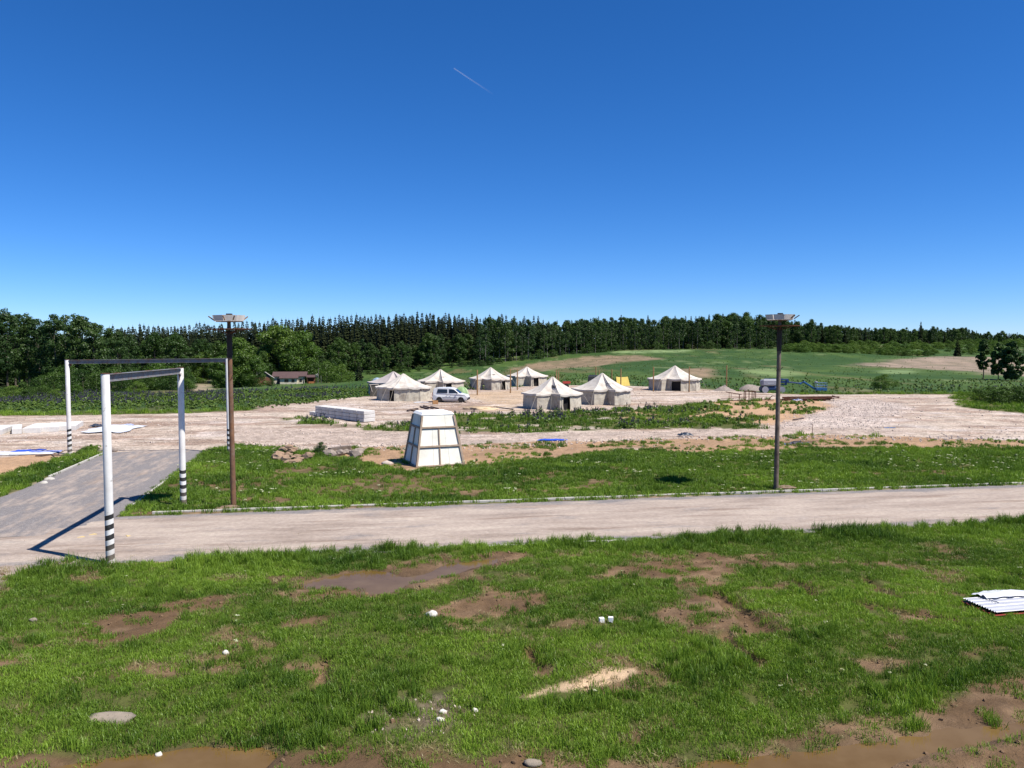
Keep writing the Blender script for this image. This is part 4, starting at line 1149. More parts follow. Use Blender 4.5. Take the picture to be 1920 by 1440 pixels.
M_RUST = surf('rusty_steel', (.16, .062, .035), (.085, .04, .028), 5, .9, .4, .01)
M_STEELTOP = surf('rust_brown_plate', (.20, .085, .045), (.11, .055, .038), 4, .85, .3, .01)

def gate(p1, p2, h1, h2, label, r=.135):
    g = empty('height_gate', (*p1, gz(*p1)))
    tag(g, label, 'gate', 'height limit gates across the roads')
    d = Vector((p2[0] - p1[0], p2[1] - p1[1], 0))
    for q, h, rz in ((Vector((0, 0, 0)), h1, .3), (d, h2, 2.1)):
        mb = MB(); mb.lathe([(r, -.35), (r, .8), (r * .985, 2.5), (r * .97, h - .02), (r * .9, h)], 20)
        post = mb.build('post', M_POST, g, 0, True, q, (0, 0, rz))
        MB().lathe([(r * 1.05, h - .001), (r * 1.05, h + .025)], 20).build('cap_plate', M_STEELTOP, g, 0, False, q)
    dn = d.normalized(); L = d.length
    ang = math.atan2(d.y, d.x); slope = math.atan2(h2 - h1, L)
    b = MB(); W = .20; H = .25
    x0, x1 = r + .004, L - r - .004
    b.box(((x0 + x1) / 2, 0, H / 2 - .008), (x1 - x0, W, .016)).box(((x0 + x1) / 2, 0, -H / 2 + .008), (x1 - x0, W, .016)).box(((x0 + x1) / 2, 0, 0), (x1 - x0, .014, H - .034))
    bo = b.build('beam', M_STEEL, g, 0, False, (0, 0, h1 - H / 2 - .01), (0, -slope, ang))
    for t in (.12, .5, .86):
        MB().box((L * t, 0, H / 2 + .008), (.5, .13, .012)).build('rust_plate', M_STEELTOP, g, 0, False, (0, 0, h1 - H / 2 - .01), (0, -slope, ang))
    for xx, sx in ((r, 1), (L - r, -1)):
        m_ = MB(); m_.add([(xx, -.01, -H / 2 - .004), (xx + sx * .2, -.01, -H / 2 - .004), (xx, -.01, -H / 2 - .26), (xx, .01, -H / 2 - .004), (xx + sx * .2, .01, -H / 2 - .004), (xx, .01, -H / 2 - .26)],
                          [(0, 1, 2), (3, 5, 4), (0, 3, 4, 1), (1, 4, 5, 2), (2, 5, 3, 0)])
        m_.build('gusset', M_STEELTOP, g, 0, False, (0, 0, h1 - H / 2 - .01), (0, -slope, ang))
    return g
gate(flat(207, 1057), flat(344, 948), 6.25, 6.17, 'near white gate with black bands and grey beam over the main road')
gate(flat(131, 852), flat(430, 850), 6.17, 6.27, 'far white gate with black bands spanning the side road by the yard')

# ------------------------------------------------------------------ nest poles
M_POLE = surf('weathered_pole', (.20, .155, .12), (.085, .062, .05), 2.0, .9, .5, .02, dirt=(.30, .27, .24), dirt_scale=.9, dirt_amt=.6)
M_POLE_DARK = surf('tarred_pole', (.055, .045, .042), (.03, .026, .026), 3, .9, .3, .01)
M_WOOD_PALE = surf('pale_planks', (.62, .53, .44), (.50, .41, .33), 3, .85, .3, .01)
M_WOOD = surf('brown_timber', (.33, .22, .14), (.23, .155, .10), 5, .9, .3, .01)
M_TRAY = surf('white_tray', (.82, .77, .71), (.68, .62, .56), 2.5, .8, .2, .01, dirt=(.32, .22, .16), dirt_amt=.4)
M_POLE_RED = surf('rust_brown_pole', (.23, .115, .06), (.13, .075, .05), 2.0, .9, .5, .02, dirt=(.30, .25, .21), dirt_scale=.9, dirt_amt=.5)
def nest_pole(p, hd, htop, label, seed, lean):
    r = random.Random(seed)
    e = empty('nest_pole', (*p, gz(*p))); e.rotation_euler = (0, lean, 0)
    tag(e, label, 'nest pole', 'tall nest poles beside the road')
    MB().lathe([(.125, -.4), (.12, .5), (.11, 3), (.10, hd - 1.25)], 12).build('pole', M_POLE_RED if seed == 1 else M_POLE, e, 0, True)
    MB().lathe([(.108, hd - 1.25), (.115, hd - 1.2), (.12, hd - .06)], 12).build('sleeve', M_POLE_DARK, e, 0, True)
    MB().lathe([(.93, hd - .022), (.95, hd - .01), (.95, hd + .012), (.2, hd + .02)], 28).build('guard_disc', M_RUST, e, 0, False)
    for k in range(6):
        a = k * math.pi / 3 + .3; m_ = MB()
        m_.bar((.10 * math.cos(a), .10 * math.sin(a), hd - .19), (.62 * math.cos(a), .62 * math.sin(a), hd - .035), .03, .03); m_.build('bracket', M_RUST, e)
    MB().lathe([(.085, hd + .021), (.08, htop - .22)], 10).build('neck', M_WOOD, e, 0, True)
    n = 8; b0, b1, hh = .58, .65, .25; zb = htop - hh
    MB().lathe([(.58, zb - .03), (.585, zb - .004)], 8).build('tray_floor', M_WOOD_PALE, e)
    for k in range(n):
        a = 2 * math.pi * (k + .5) / n; ca, sa = math.cos(a), math.sin(a); w0 = b0 * math.tan(math.pi / n) * .98; w1 = b1 * math.tan(math.pi / n) * .96
        v = []
        for rr_, zz, w in ((b0, zb, w0), (b1, htop, w1)):
            for off in (0, .02):
                for s_ in (-1, 1): v.append(((rr_ + off) * ca - s_ * w * sa, (rr_ + off) * sa + s_ * w * ca, zz))
        m_ = MB(); m_.add(v, [(0, 1, 5, 4), (2, 6, 7, 3), (0, 2, 3, 1), (4, 5, 7, 6), (0, 4, 6, 2), (1, 3, 7, 5)]); m_.build('tray_board', M_TRAY, e)
    for k in range(5):
        a = r.uniform(0, 6.28); m_ = MB(); a0 = Vector((.66 * math.cos(a), .66 * math.sin(a), zb + .05)); m_.bar(a0, a0 + Vector((.24 * math.cos(a), .24 * math.sin(a), .17)), .035, .05); m_.build('stave', M_WOOD, e)
    MB().box((.02, 0, htop + .03), (.22, .18, .1)).build('top_block', M_POLE_DARK, e)
    w = MB(); w.tube((.1, -.117, hd - 2.1), (.16, -.16, hd - 2.0), .015, .01, 6).tube((.11, -.04, hd - 2.12), (.1, -.12, hd - 2.1), .015, .015, 6); w.build('hook', M_POLE_DARK, e)
    return e
nest_pole(flat(438, 952), 7.85, 8.44, 'brown nest pole with round tray beside the two striped gates on the left', 1, -.006)
nest_pole(flat(1455, 918), 8.08, 8.62, 'dark nest pole with round tray standing alone on the right', 2, .004)
for px_, py_, sz in ((425, 955, .8), (1470, 916, .7)):
    x, y = flat(px_, py_); o = obj('soil_mound', rock_mesh('soil_mound', 31 + px_, surf('fresh_soil', (.26, .175, .12), (.19, .13, .09), 3, .95, .5, .03), 1.5, .9, .28, 3), None, (x, y, gz(x, y) + .03)); o.scale = (sz,) * 3
    tag(o, 'small mound of brown soil at the foot of the %s nest pole' % ('left' if px_ < 900 else 'right'), 'soil mound')

# ------------------------------------------------------------------ insulated formwork tower
M_FOAM = surf('white_insulation_board', (.95, .915, .81), (.90, .86, .74), 1.1, .8, .1, .01, dirt=(.6, .55, .46), dirt_amt=.35)
M_FOAMTOP = surf('white_sheet', (.95, .94, .92), (.88, .87, .85), 2, .7)
M_FRAME = surf('brown_frame_timber', (.44, .335, .25), (.34, .25, .185), 4, .9, .3, .01)
def tower():
    c = np.array(flat(780, 877)); d = np.array([math.cos(R(22)), math.sin(R(22))]); q = np.array([-d[1], d[0]])
    W, T, H = 3.0, 2.06, 3.0
    ctr = c + d * W / 2 + q * W / 2
    e = empty('formwork_tower', (*ctr, gz(*ctr) - .02), R(22))
    tag(e, 'white panelled tapered tower with brown timber frame standing in the grass', 'formwork')
    def half(z): return (W + (T - W) * z / H) / 2
    zs = [0.04, 1.12, 2.23, H]
    core = MB(); a0, a1 = half(0) - .12, half(H) - .12
    v = [(-a0, -a0, .02), (a0, -a0, .02), (a0, a0, .02), (-a0, a0, .02), (-a1, -a1, H - .03), (a1, -a1, H - .03), (a1, a1, H - .03), (-a1, a1, H - .03)]
    core.add(v, [(3, 2, 1, 0), (4, 5, 6, 7), (0, 1, 5, 4), (1, 2, 6, 5), (2, 3, 7, 6), (3, 0, 4, 7)]); core.build('core', M_FRAME, e)
    for s in range(4):
        M = Matrix.Rotation(s * math.pi / 2, 4, 'Z')
        def P(x, z, dep): return M @ Vector((x, -half(z) + dep, z))
        def panel(x0a, x1a, x0b, x1b, z0, z1, dep, th, nm, mat):
            m_ = MB(); vv = [P(x0a, z0, dep), P(x1a, z0, dep), P(x1b, z1, dep), P(x0b, z1, dep), P(x0a, z0, dep + th), P(x1a, z0, dep + th), P(x1b, z1, dep + th), P(x0b, z1, dep + th)]
            m_.add(vv, [(0, 1, 2, 3), (7, 6, 5, 4), (0, 4, 5, 1), (1, 5, 6, 2), (2, 6, 7, 3), (3, 7, 4, 0)]); return m_.build(nm, mat, e)
        for i in range(3):
            z0, z1 = zs[i] + .05, zs[i + 1] - (.05 if i < 2 else .0)
            h0, h1 = half(z0) - .1, half(z1) - .1
            cols = [(-1, .42), (.43, 1)] if i == 2 else [(-1, -.31), (-.30, 0), (.0, .42), (.43, 1)] if s in (0, 1, 2, 3) and i == 0 else [(-1, -.36), (-.35, 0), (0, .33), (.34, 1)]
            for f0, f1 in cols:
                g0 = .03 if f0 == 0 else 0; g1 = -.03 if f1 == 0 else 0
                panel(h0 * f0 + g0, h0 * f1 + g1, h1 * f0 + g0, h1 * f1 + g1, z0, z1, .06 + random.uniform(0, .008), .05, 'insulation_board', M_FOAM)
            if i < 2: panel(-.03, .03, -.03, .03, z0, z1, -.01, .06, 'mullion', M_FRAME)
            zz = zs[i]; hh = half(zz)
            panel(-hh + .1, hh - .1, -half(zz + .1) + .1, half(zz + .1) - .1, zz - .0 if i else .02, zz + (.1 if i else .05), -.012, .07, 'rail', M_FRAME)
        hb, ht = half(.02), half(H)
        panel(-hb - .0, -hb + .11, -ht, -ht + .11, .02, H - .05, -.02, .11, 'corner_post', M_FRAME)
        panel(hb - .11, hb - .025, ht - .11, ht - .025, .02, H - .05, -.008, .10, 'corner_post', M_FRAME)
    k = half(H); m_ = MB(); kk = k - .16
    v = [(-k, -k + .02, H), (k, -k + .02, H), (k, k, H), (-k, k, H), (-kk, -kk, H + .16), (kk, -kk, H + .16), (kk, kk, H + .16), (-kk, kk, H + .16)]
    m_.add(v, [(3, 2, 1, 0), (4, 5, 6, 7), (0, 1, 5, 4), (1, 2, 6, 5), (2, 3, 7, 6), (3, 0, 4, 7)]); m_.build('cap', M_FOAMTOP, e, .02)
tower()

# ------------------------------------------------------------------ army tents
M_CANVAS = surf('pale_canvas_roof', (.66, .60, .53), (.57, .51, .44), 1.0, .95, .25, .05, dirt=(.40, .34, .28), dirt_scale=.9, dirt_amt=.75)
M_CANVAS_W = surf('canvas_wall', (.52, .475, .39), (.44, .395, .32), 1.2, .95, .3, .05, dirt=(.27, .21, .16), dirt_scale=1.4, dirt_amt=.8)
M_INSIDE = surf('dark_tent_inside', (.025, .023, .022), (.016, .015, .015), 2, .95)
M_SOOT = surf('sooty_patch', (.13, .125, .125), (.07, .068, .068), 3, .95)
M_ROPE = surf('hemp_rope', (.46, .41, .33), (.36, .31, .25), 8, .9)
RING = [(-3.15, .45), (-1.75, -2.3), (-.2, -1.55), (.62, -2.75), (1.75, -2.2), (3.15, -.1), (2.5, 1.6), (1.1, 2.6), (-.6, 2.5), (-2.3, 1.9)]
def tent(px_, base, peak_y, wpx, label, seed, mirror=False, door=3, ring=None, rz=0.0, roof_mat=None, smoke=None, wall_h=1.72):
    r = random.Random(seed)
    x, y = flat(px_, base); y0 = y
    y += 2.2; x *= y / y0
    sc = wpx / FPX * y / 6.3
    top = at_depth(px_, peak_y, y)[2] - gz(x, y)
    e = empty('army_tent', (x, y, gz(x, y)), rz); tag(e, label, 'tent', 'big canvas army tents in the camp')
    rg = ring or RING
    if mirror: rg = [(-a, b) for a, b in rg][::-1]
    rg = [(a * sc * r.uniform(.97, 1.03), b * min(sc, 1.15) * r.uniform(.97, 1.03)) for a, b in rg]
    n = len(rg); sub = 6; V = []; rows_ = 6
    wh = wall_h * (sc ** .3)
    # wall: one continuous hanging cloth, sagging between its poles
    bounds = []
    for i in range(n):
        a, b = Vector(rg[i]), Vector(rg[(i + 1) % n])
        for s_ in range(sub): bounds.append((a.lerp(b, s_ / sub), s_ / sub, i))
    F = []
    m = len(bounds)
    for k in range(rows_ + 1):
        t = k / rows_
        for (p_, s_, i) in bounds:
            sag = math.sin(math.pi * s_)
            nrm = Vector(p_).normalized()
            out_ = (.10 * (1 - t) + .04 * math.sin(s_ * 9 + i * 2 + t * 4) * sag + r.uniform(-.02, .02) * (0 < s_))
            z = t * (wh - .14 * sag * (.6 + .4 * math.sin(i * 2.3 + seed)))
            V.append((p_.x + nrm.x * out_, p_.y + nrm.y * out_, z - .02))
    dp = door if not mirror else (n - 2 - door) % n
    for k in range(rows_):
        for j in range(m):
            if bounds[j][2] == dp and .3 < bounds[j][1] + .08 < .95 and k < rows_ - 1: continue
            j2 = (j + 1) % m
            F.append((k * m + j, k * m + j2, (k + 1) * m + j2, (k + 1) * m + j))
    obj('wall', mesh_np('wall', V, F, [M_CANVAS_W]), e)
    # roof: steep at the pole, sagging to the eaves
    V = []; F = []; lv = 9
    for k in range(lv):
        t = (k + 0) / (lv - 1)
        for (p_, s_, i) in bounds:
            sag = math.sin(math.pi * s_)
            rad = .03 + t * 1.05
            ez = wh + .03 - .13 * sag * t * t * (.6 + .4 * math.sin(i * 2.3 + seed))
            pz = ez + (top - wh) * (1 - t) ** 1.55
            crease = -.05 * sag * math.sin(math.pi * t)
            jx = r.uniform(-.012, .012)
            V.append((p_.x * rad, p_.y * rad, pz + crease + jx))
    b0 = len(V)
    for (p_, s_, i) in bounds:
        V.append((p_.x * 1.085, p_.y * 1.085, wh - .16 - .1 * math.sin(math.pi * s_) + r.uniform(-.025, .025)))
    for k in range(lv):
        for j in range(m):
            j2 = (j + 1) % m; F.append((k * m + j, (k + 1) * m + j, (k + 1) * m + j2, k * m + j2))
    ct = len(V); V.append((0, 0, top + .05))
    F += [(ct, j, (j + 1) % m) for j in range(m)]
    obj('roof', mesh_np('roof', V, F, [roof_mat or M_CANVAS]), e)
    # near-black sheet standing in for the shade inside the doorway
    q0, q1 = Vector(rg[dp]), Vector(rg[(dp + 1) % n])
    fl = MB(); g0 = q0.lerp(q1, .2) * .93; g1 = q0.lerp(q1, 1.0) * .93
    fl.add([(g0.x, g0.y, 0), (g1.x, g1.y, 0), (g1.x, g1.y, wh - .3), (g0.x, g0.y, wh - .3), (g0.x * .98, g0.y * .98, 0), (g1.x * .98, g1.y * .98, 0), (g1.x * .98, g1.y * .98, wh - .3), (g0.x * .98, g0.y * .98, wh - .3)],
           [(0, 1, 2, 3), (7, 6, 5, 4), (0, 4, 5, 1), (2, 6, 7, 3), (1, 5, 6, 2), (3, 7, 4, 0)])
    fl.build('doorway_shade_sheet', M_INSIDE, e)
    a = q0.lerp(q1, .24); b = q0.lerp(q1, .42); o_ = a.normalized() * .22
    m_ = MB(); m_.add([(a.x, a.y, wh - .25), (b.x, b.y, wh - .22), (a.x + o_.x * 1.2 - .1, a.y + o_.y, .45), (a.x + o_.x, a.y + o_.y, 0), (a.x - .1, a.y - .0, 0), (a.x - .02, a.y + .02, wh - .25)], [(0, 1, 2), (0, 2, 3, 4), (0, 4, 5)])
    m_.build('door_flap', M_CANVAS_W, e)
    # smoke hole patch on the front of the roof
    if smoke:
        sx, t = smoke
        f = lambda u, v: (sx + u, 0, 0)
        pts = []
        for (du, dv) in [(-.22, -.13), (.0, -.2), (.26, -.14), (.2, .1), (-.02, .2), (-.24, .12)]:
            tt = t + dv * .28
            # follow the front slope of the roof
            pts.append((sx + du, tt))
        me_r = bpy.data.objects[e.children[1].name].data if False else None
        V2 = []
        for (xx, tt) in pts:
            best = None
            for k in range(lv):
                for j in range(m):
                    vx, vy, vz = V[k * m + j]
                    if vy < 0:
                        dd = (vx - xx) ** 2 + (k / (lv - 1) - tt) ** 2 * 6
                        if best is None or dd < best[0]: best = (dd, vx, vy, vz, k)
            V2.append((xx, best[2] - .05, best[3] + .05))
        cx = sum(v[0] for v in V2) / 6; cy = sum(v[1] for v in V2) / 6; cz = sum(v[2] for v in V2) / 6
        V3 = V2 + [(cx, cy - .06, cz + .06)] + [(v[0], v[1] + .05, v[2] - .05) for v in V2]
        F3 = [(i, (i + 1) % 6, 6) for i in range(6)] + [(i, 7 + i, 7 + (i + 1) % 6, (i + 1) % 6) for i in range(6)]
        obj('smoke_hole', mesh_np('smoke_hole', V3, F3, [M_SOOT]), e)
    for i in range(0, n):
        if r.random() < .25: continue
        p_ = Vector(rg[i]); nn = p_.normalized(); m_ = MB(); m_.tube((p_.x * 1.06, p_.y * 1.06, wh - .02), (p_.x + nn.x * 1.25, p_.y + nn.y * 1.25, .02), .016, .016, 5, False); m_.build('guy_rope', M_ROPE, e)
        MB().tube((p_.x + nn.x * 1.25, p_.y + nn.y * 1.25, -.1), (p_.x + nn.x * 1.28, p_.y + nn.y * 1.28, .16), .022, .022, 6).build('peg', M_WOOD, e)
    MB().lathe([(.035, top - .05), (.03, top + .09)], 8).build('pole_tip', M_WOOD, e)
    return e
RING2 = [(-3.15, .2), (-2.75, -1.2), (-1.55, -2.0), (-.75, -2.5), (.9, -2.3), (2.2, -1.9), (3.2, -.3), (2.4, 1.8), (0, 2.6), (-2.2, 1.9)]
RING3 = [(-3.15, .6), (-1.1, -2.5), (.35, -1.8), (1.0, -2.75), (2.1, -2.2), (3.1, -.4), (2.6, 1.4), (1.1, 2.5), (-.9, 2.5), (-2.5, 1.9)]
RING4 = [(-3.15, .6), (-2.0, -1.9), (-1.2, -1.35), (.2, -2.7), (1.4, -2.2), (2.2, -2.0), (3.1, -.3), (2.4, 1.8), (0, 2.6), (-2.2, 1.9)]
tent(738, 741, 697, 92, 'canvas tent with darker roof, half hidden behind the leftmost front tent', 1, ring=RING3, rz=.25, roof_mat=surf('greyish_canvas_roof', (.50, .44, .41), (.42, .37, .35), 1, .95, .25, .05))
tent(757, 752, 701, 98, 'pale canvas tent left of the white van, nearest on the left', 2, ring=RING2, door=2)
tent(826, 737, 693, 84, 'canvas tent directly behind the white van', 3, ring=RING, smoke=(.45, .5))
tent(920, 731, 689, 78, 'canvas tent in the middle of the back row beside two wooden posts', 4, ring=RING4, smoke=(.5, .5), door=4)
tent(988, 724, 688, 72, 'farthest canvas tent, right in the back row by a wooden post', 5, ring=RING, door=3)
tent(1036, 768, 707, 107, 'front canvas tent with open dark doorway, nearest to the camera', 6, ring=RING, smoke=(.1, .42), door=3)
tent(1129, 759, 700, 108, 'large canvas tent with sooty smoke hole just right of the nearest tent', 7, ring=RING3, smoke=(.55, .5), door=9)
tent(1265, 733, 686, 95, 'lone canvas tent between two wooden posts on the right', 8, ring=RING4, door=2)

# ------------------------------------------------------------------ small tents
M_GREEN = surf('light_green_nylon', (.28, .42, .19), (.24, .37, .16), 2, .6, spec=.4)
M_GREEN2 = surf('pale_green_nylon', (.46, .58, .33), (.42, .54, .30), 2, .6, spec=.4)
M_BLUEN = surf('blue_grey_nylon', (.36, .46, .55), (.30, .40, .48), 2, .5, spec=.5)
M_YELLOW = surf('yellow_tent_cloth', (.66, .50, .12), (.58, .43, .10), 2, .8)
M_YSHADE = surf('yellow_tent_cloth_shaded', (.42, .27, .09), (.36, .23, .08), 2, .8)  # darker copy of the yellow cloth, gable shade put into the colour
def dome(p, w, d, h, m1, m2, label, rz):
    e = empty('dome_tent', (*p, gz(*p)), rz); tag(e, label, 'tent')
    n, lv = 16, 7; V = []; F = []
    for k in range(lv):
        t = k / (lv - 1) * math.pi / 2
        for i in range(n):
            a = 2 * math.pi * i / n; q = 1 + .12 * math.cos(4 * a)
            V.append((w / 2 * math.cos(a) * math.cos(t) * q, d / 2 * math.sin(a) * math.cos(t) * q, h * math.sin(t) ** .9 - .01))
    for k in range(lv - 1):
        for i in range(n): F.append((k * n + i, k * n + (i + 1) % n, (k + 1) * n + (i + 1) % n, (k + 1) * n + i))
    obj('shell', mesh_np('shell', V, F, [m1], True), e)
    V = []; F = []                                     # porch panel with its own edges
    for k in range(5):
        for j in range(5):
            a = -.9 + 1.3 * j / 4; t = k / 4 * 1.15; q = (1 + .12 * math.cos(4 * a)) * 1.05
            V.append((w / 2 * math.cos(a) * math.cos(t) * q, d / 2 * math.sin(a) * math.cos(t) * q, h * math.sin(t) ** .9 + .02 * math.sin(t)))
    for k in range(4):
        for j in range(4): F.append((k * 5 + j, k * 5 + j + 1, k * 5 + j + 6, k * 5 + j + 5))
    obj('porch_panel', mesh_np('porch_panel', V, F, [m2], True), e)
    for a0 in (.785, 2.356):
        m_ = MB(); prev = None
        for k in range(13):
            t = k / 12 * math.pi; q = 1.13
            pt = Vector((w / 2 * math.cos(a0) * math.cos(t) * q * .9, d / 2 * math.sin(a0) * math.cos(t) * q * .9, h * abs(math.sin(t)) ** .9 + .015))
            if prev is not None: m_.tube(prev, pt, .014, .014, 5, False)
            prev = pt
        m_.build('tent_pole', m2, e)
    return e
x, y = flat(865, 741); dome((x, y), 1.9, 1.9, 1.22, M_GREEN, M_GREEN2, 'small light green dome tent behind the bonnet of the white van', .5)
x, y, z = ground_px(704, 722); e = dome((x, y + 2), 2.1, 1.8, 1.35, M_BLUEN, M_BLUEN, 'small blue grey dome tent beyond the leftmost big tents', .2)
def ridge_tent(p, L, w, h, label, rz):
    e = empty('ridge_tent', (*p, gz(*p)), rz); tag(e, label, 'tent')
    m_ = MB(); t = .02
    for s in (-1, 1):
        V = [(-L / 2, 0, h), (-L / 4, 0, h - .06), (0, 0, h - .07), (L / 4, 0, h - .06), (L / 2, 0, h)]
        W_ = [(-L / 2 - .12, s * w / 2, 0), (-L / 4, s * w / 2 * .96, .02), (0, s * w / 2 * .95, .02), (L / 4, s * w / 2 * .96, .02), (L / 2 + .12, s * w / 2, 0)]
        mm = MB(); mm.add(V + W_, [(i, i + 1, 6 + i, 5 + i) for i in range(4)]); mm.build('roof_sheet', M_YELLOW, e)
    for s in (-1, 1):
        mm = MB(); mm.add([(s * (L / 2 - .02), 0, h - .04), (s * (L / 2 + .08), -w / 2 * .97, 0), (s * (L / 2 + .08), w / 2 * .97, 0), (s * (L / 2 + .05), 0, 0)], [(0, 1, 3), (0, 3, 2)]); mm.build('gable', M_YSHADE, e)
        MB().tube((s * L / 2, 0, 0), (s * L / 2, 0, h + .05), .02, .02, 6).build('tent_pole', M_WOOD, e)
    return e
x, y = flat(1166, 723); ridge_tent((x, y), 2.1, 1.9, 1.55, 'yellow ridge tent behind the wooden posts right of the large tents', .18)
# low canvas canteen shelter left of the tents
def lean_shelter():
    x, y = flat(702, 743); e = empty('canvas_shelter', (x, y, gz(x, y)), .1); tag(e, 'narrow dark canvas shelter with pale edge at the left end of the camp', 'shelter')
    MB().box((0, 0, .8), (1.15, .9, 1.6)).build('side_cloth', surf('dark_olive_canvas', (.12, .11, .09), (.085, .078, .065), 2, .95, .3, .03), e, .05)
    MB().bar((-.62, -.48, 1.63), (.62, -.48, 1.68), .06, .09).build('pale_hem', M_CANVAS, e)
    MB().bar((.6, -.49, 1.6), (.62, -.49, .05), .07, .05).build('pale_edge', M_CANVAS, e)
    MB().bar((-.5, -.49, 1.6), (-.25, -.49, .65), .06, .04).build('pale_edge', M_CANVAS, e)
lean_shelter()

# ------------------------------------------------------------------ wooden posts of the camp
M_YPOST = surf('varnished_post', (.36, .215, .095), (.26, .15, .07), 4, .8, .2, .01)
for px_, base, top, where in [(895, 741, 694, 'left of the middle back tent'), (957, 737, 692, 'right beside the middle back tent'), (970, 731, 692, 'in front of the farthest back tent'), (1043, 722, 694, 'behind the nearest tent, thinner of a pair'), (1047, 726, 697, 'behind the nearest tent, shorter of a pair'),
                              (1117, 722, 688, 'behind the large tent, tallest there'), (1123, 720, 694, 'just left of the large tent peak'), (1147, 722, 692, 'between the large tent and the yellow tent'), (1164, 727, 691, 'in front of the yellow ridge tent'),
                              (1225, 734, 688, 'at the left corner of the lone right tent'), (1292, 735, 688, 'before the right half of the lone right tent'), (1362, 732, 685, 'standing alone left of the gravel heaps')]:
    x, y = flat(px_, base); h = at_depth(px_, top, y)[2]
    o = MB().lathe([(.105, -.3), (.10, h * .5), (.09, h - .02), (.05, h)], 9).build('wooden_post', M_YPOST, None, 0, True, (x, y, gz(x, y)))
    tag(o, 'upright round wooden post ' + where, 'post', 'wooden posts around the tent camp')

# ------------------------------------------------------------------ white van
M_WHITE = surf('white_car_paint', (.80, .80, .79), (.76, .76, .75), 1, .3, spec=.5, dirt=(.55, .48, .42), dirt_amt=.25)
M_GLASS = surf('dark_car_glass', (.02, .026, .034), (.03, .036, .045), 1, .08, spec=.6)
M_BLACKP = surf('black_plastic', (.03, .032, .036), (.02, .022, .025), 3, .6)
M_GREYP = surf('grey_plastic', (.16, .165, .175), (.12, .125, .13), 3, .6)
M_TYRE = surf('tyre_rubber', (.028, .027, .026), (.045, .04, .036), 4, .9)
M_RIM = surf('steel_rim', (.52, .52, .53), (.40, .40, .41), 4, .4, metallic=.6)
M_REDL = surf('red_lamp', (.30, .02, .015), (.22, .015, .012), 4, .25, spec=.6)
M_LAMP = surf('clear_lamp', (.62, .64, .66), (.5, .52, .55), 4, .15, spec=.7)
def wheel(parent, c, r, w, axis_y=1, rim=M_RIM, foam=False):
    t = MB(); t.lathe([(r * .62, -w / 2), (r * .93, -w / 2), (r, -w * .32), (r, w * .32), (r * .93, w / 2), (r * .62, w / 2)], 22, (0, 0, 0), 'Y')
    o = t.build('wheel', M_TYRE, parent, 0, True, c)
    m_ = MB(); m_.lathe([(r * .62, -w * .44), (r * .5, -w * .40), (r * .2, -w * .46), (r * .12, -w * .50)], 16, (0, 0, 0), 'Y'); m_.lathe([(r * .12, w * .50), (r * .2, w * .46), (r * .5, w * .40), (r * .62, w * .44)], 16, (0, 0, 0), 'Y')
    m_.build('rim', rim, o, 0, True)
    return o
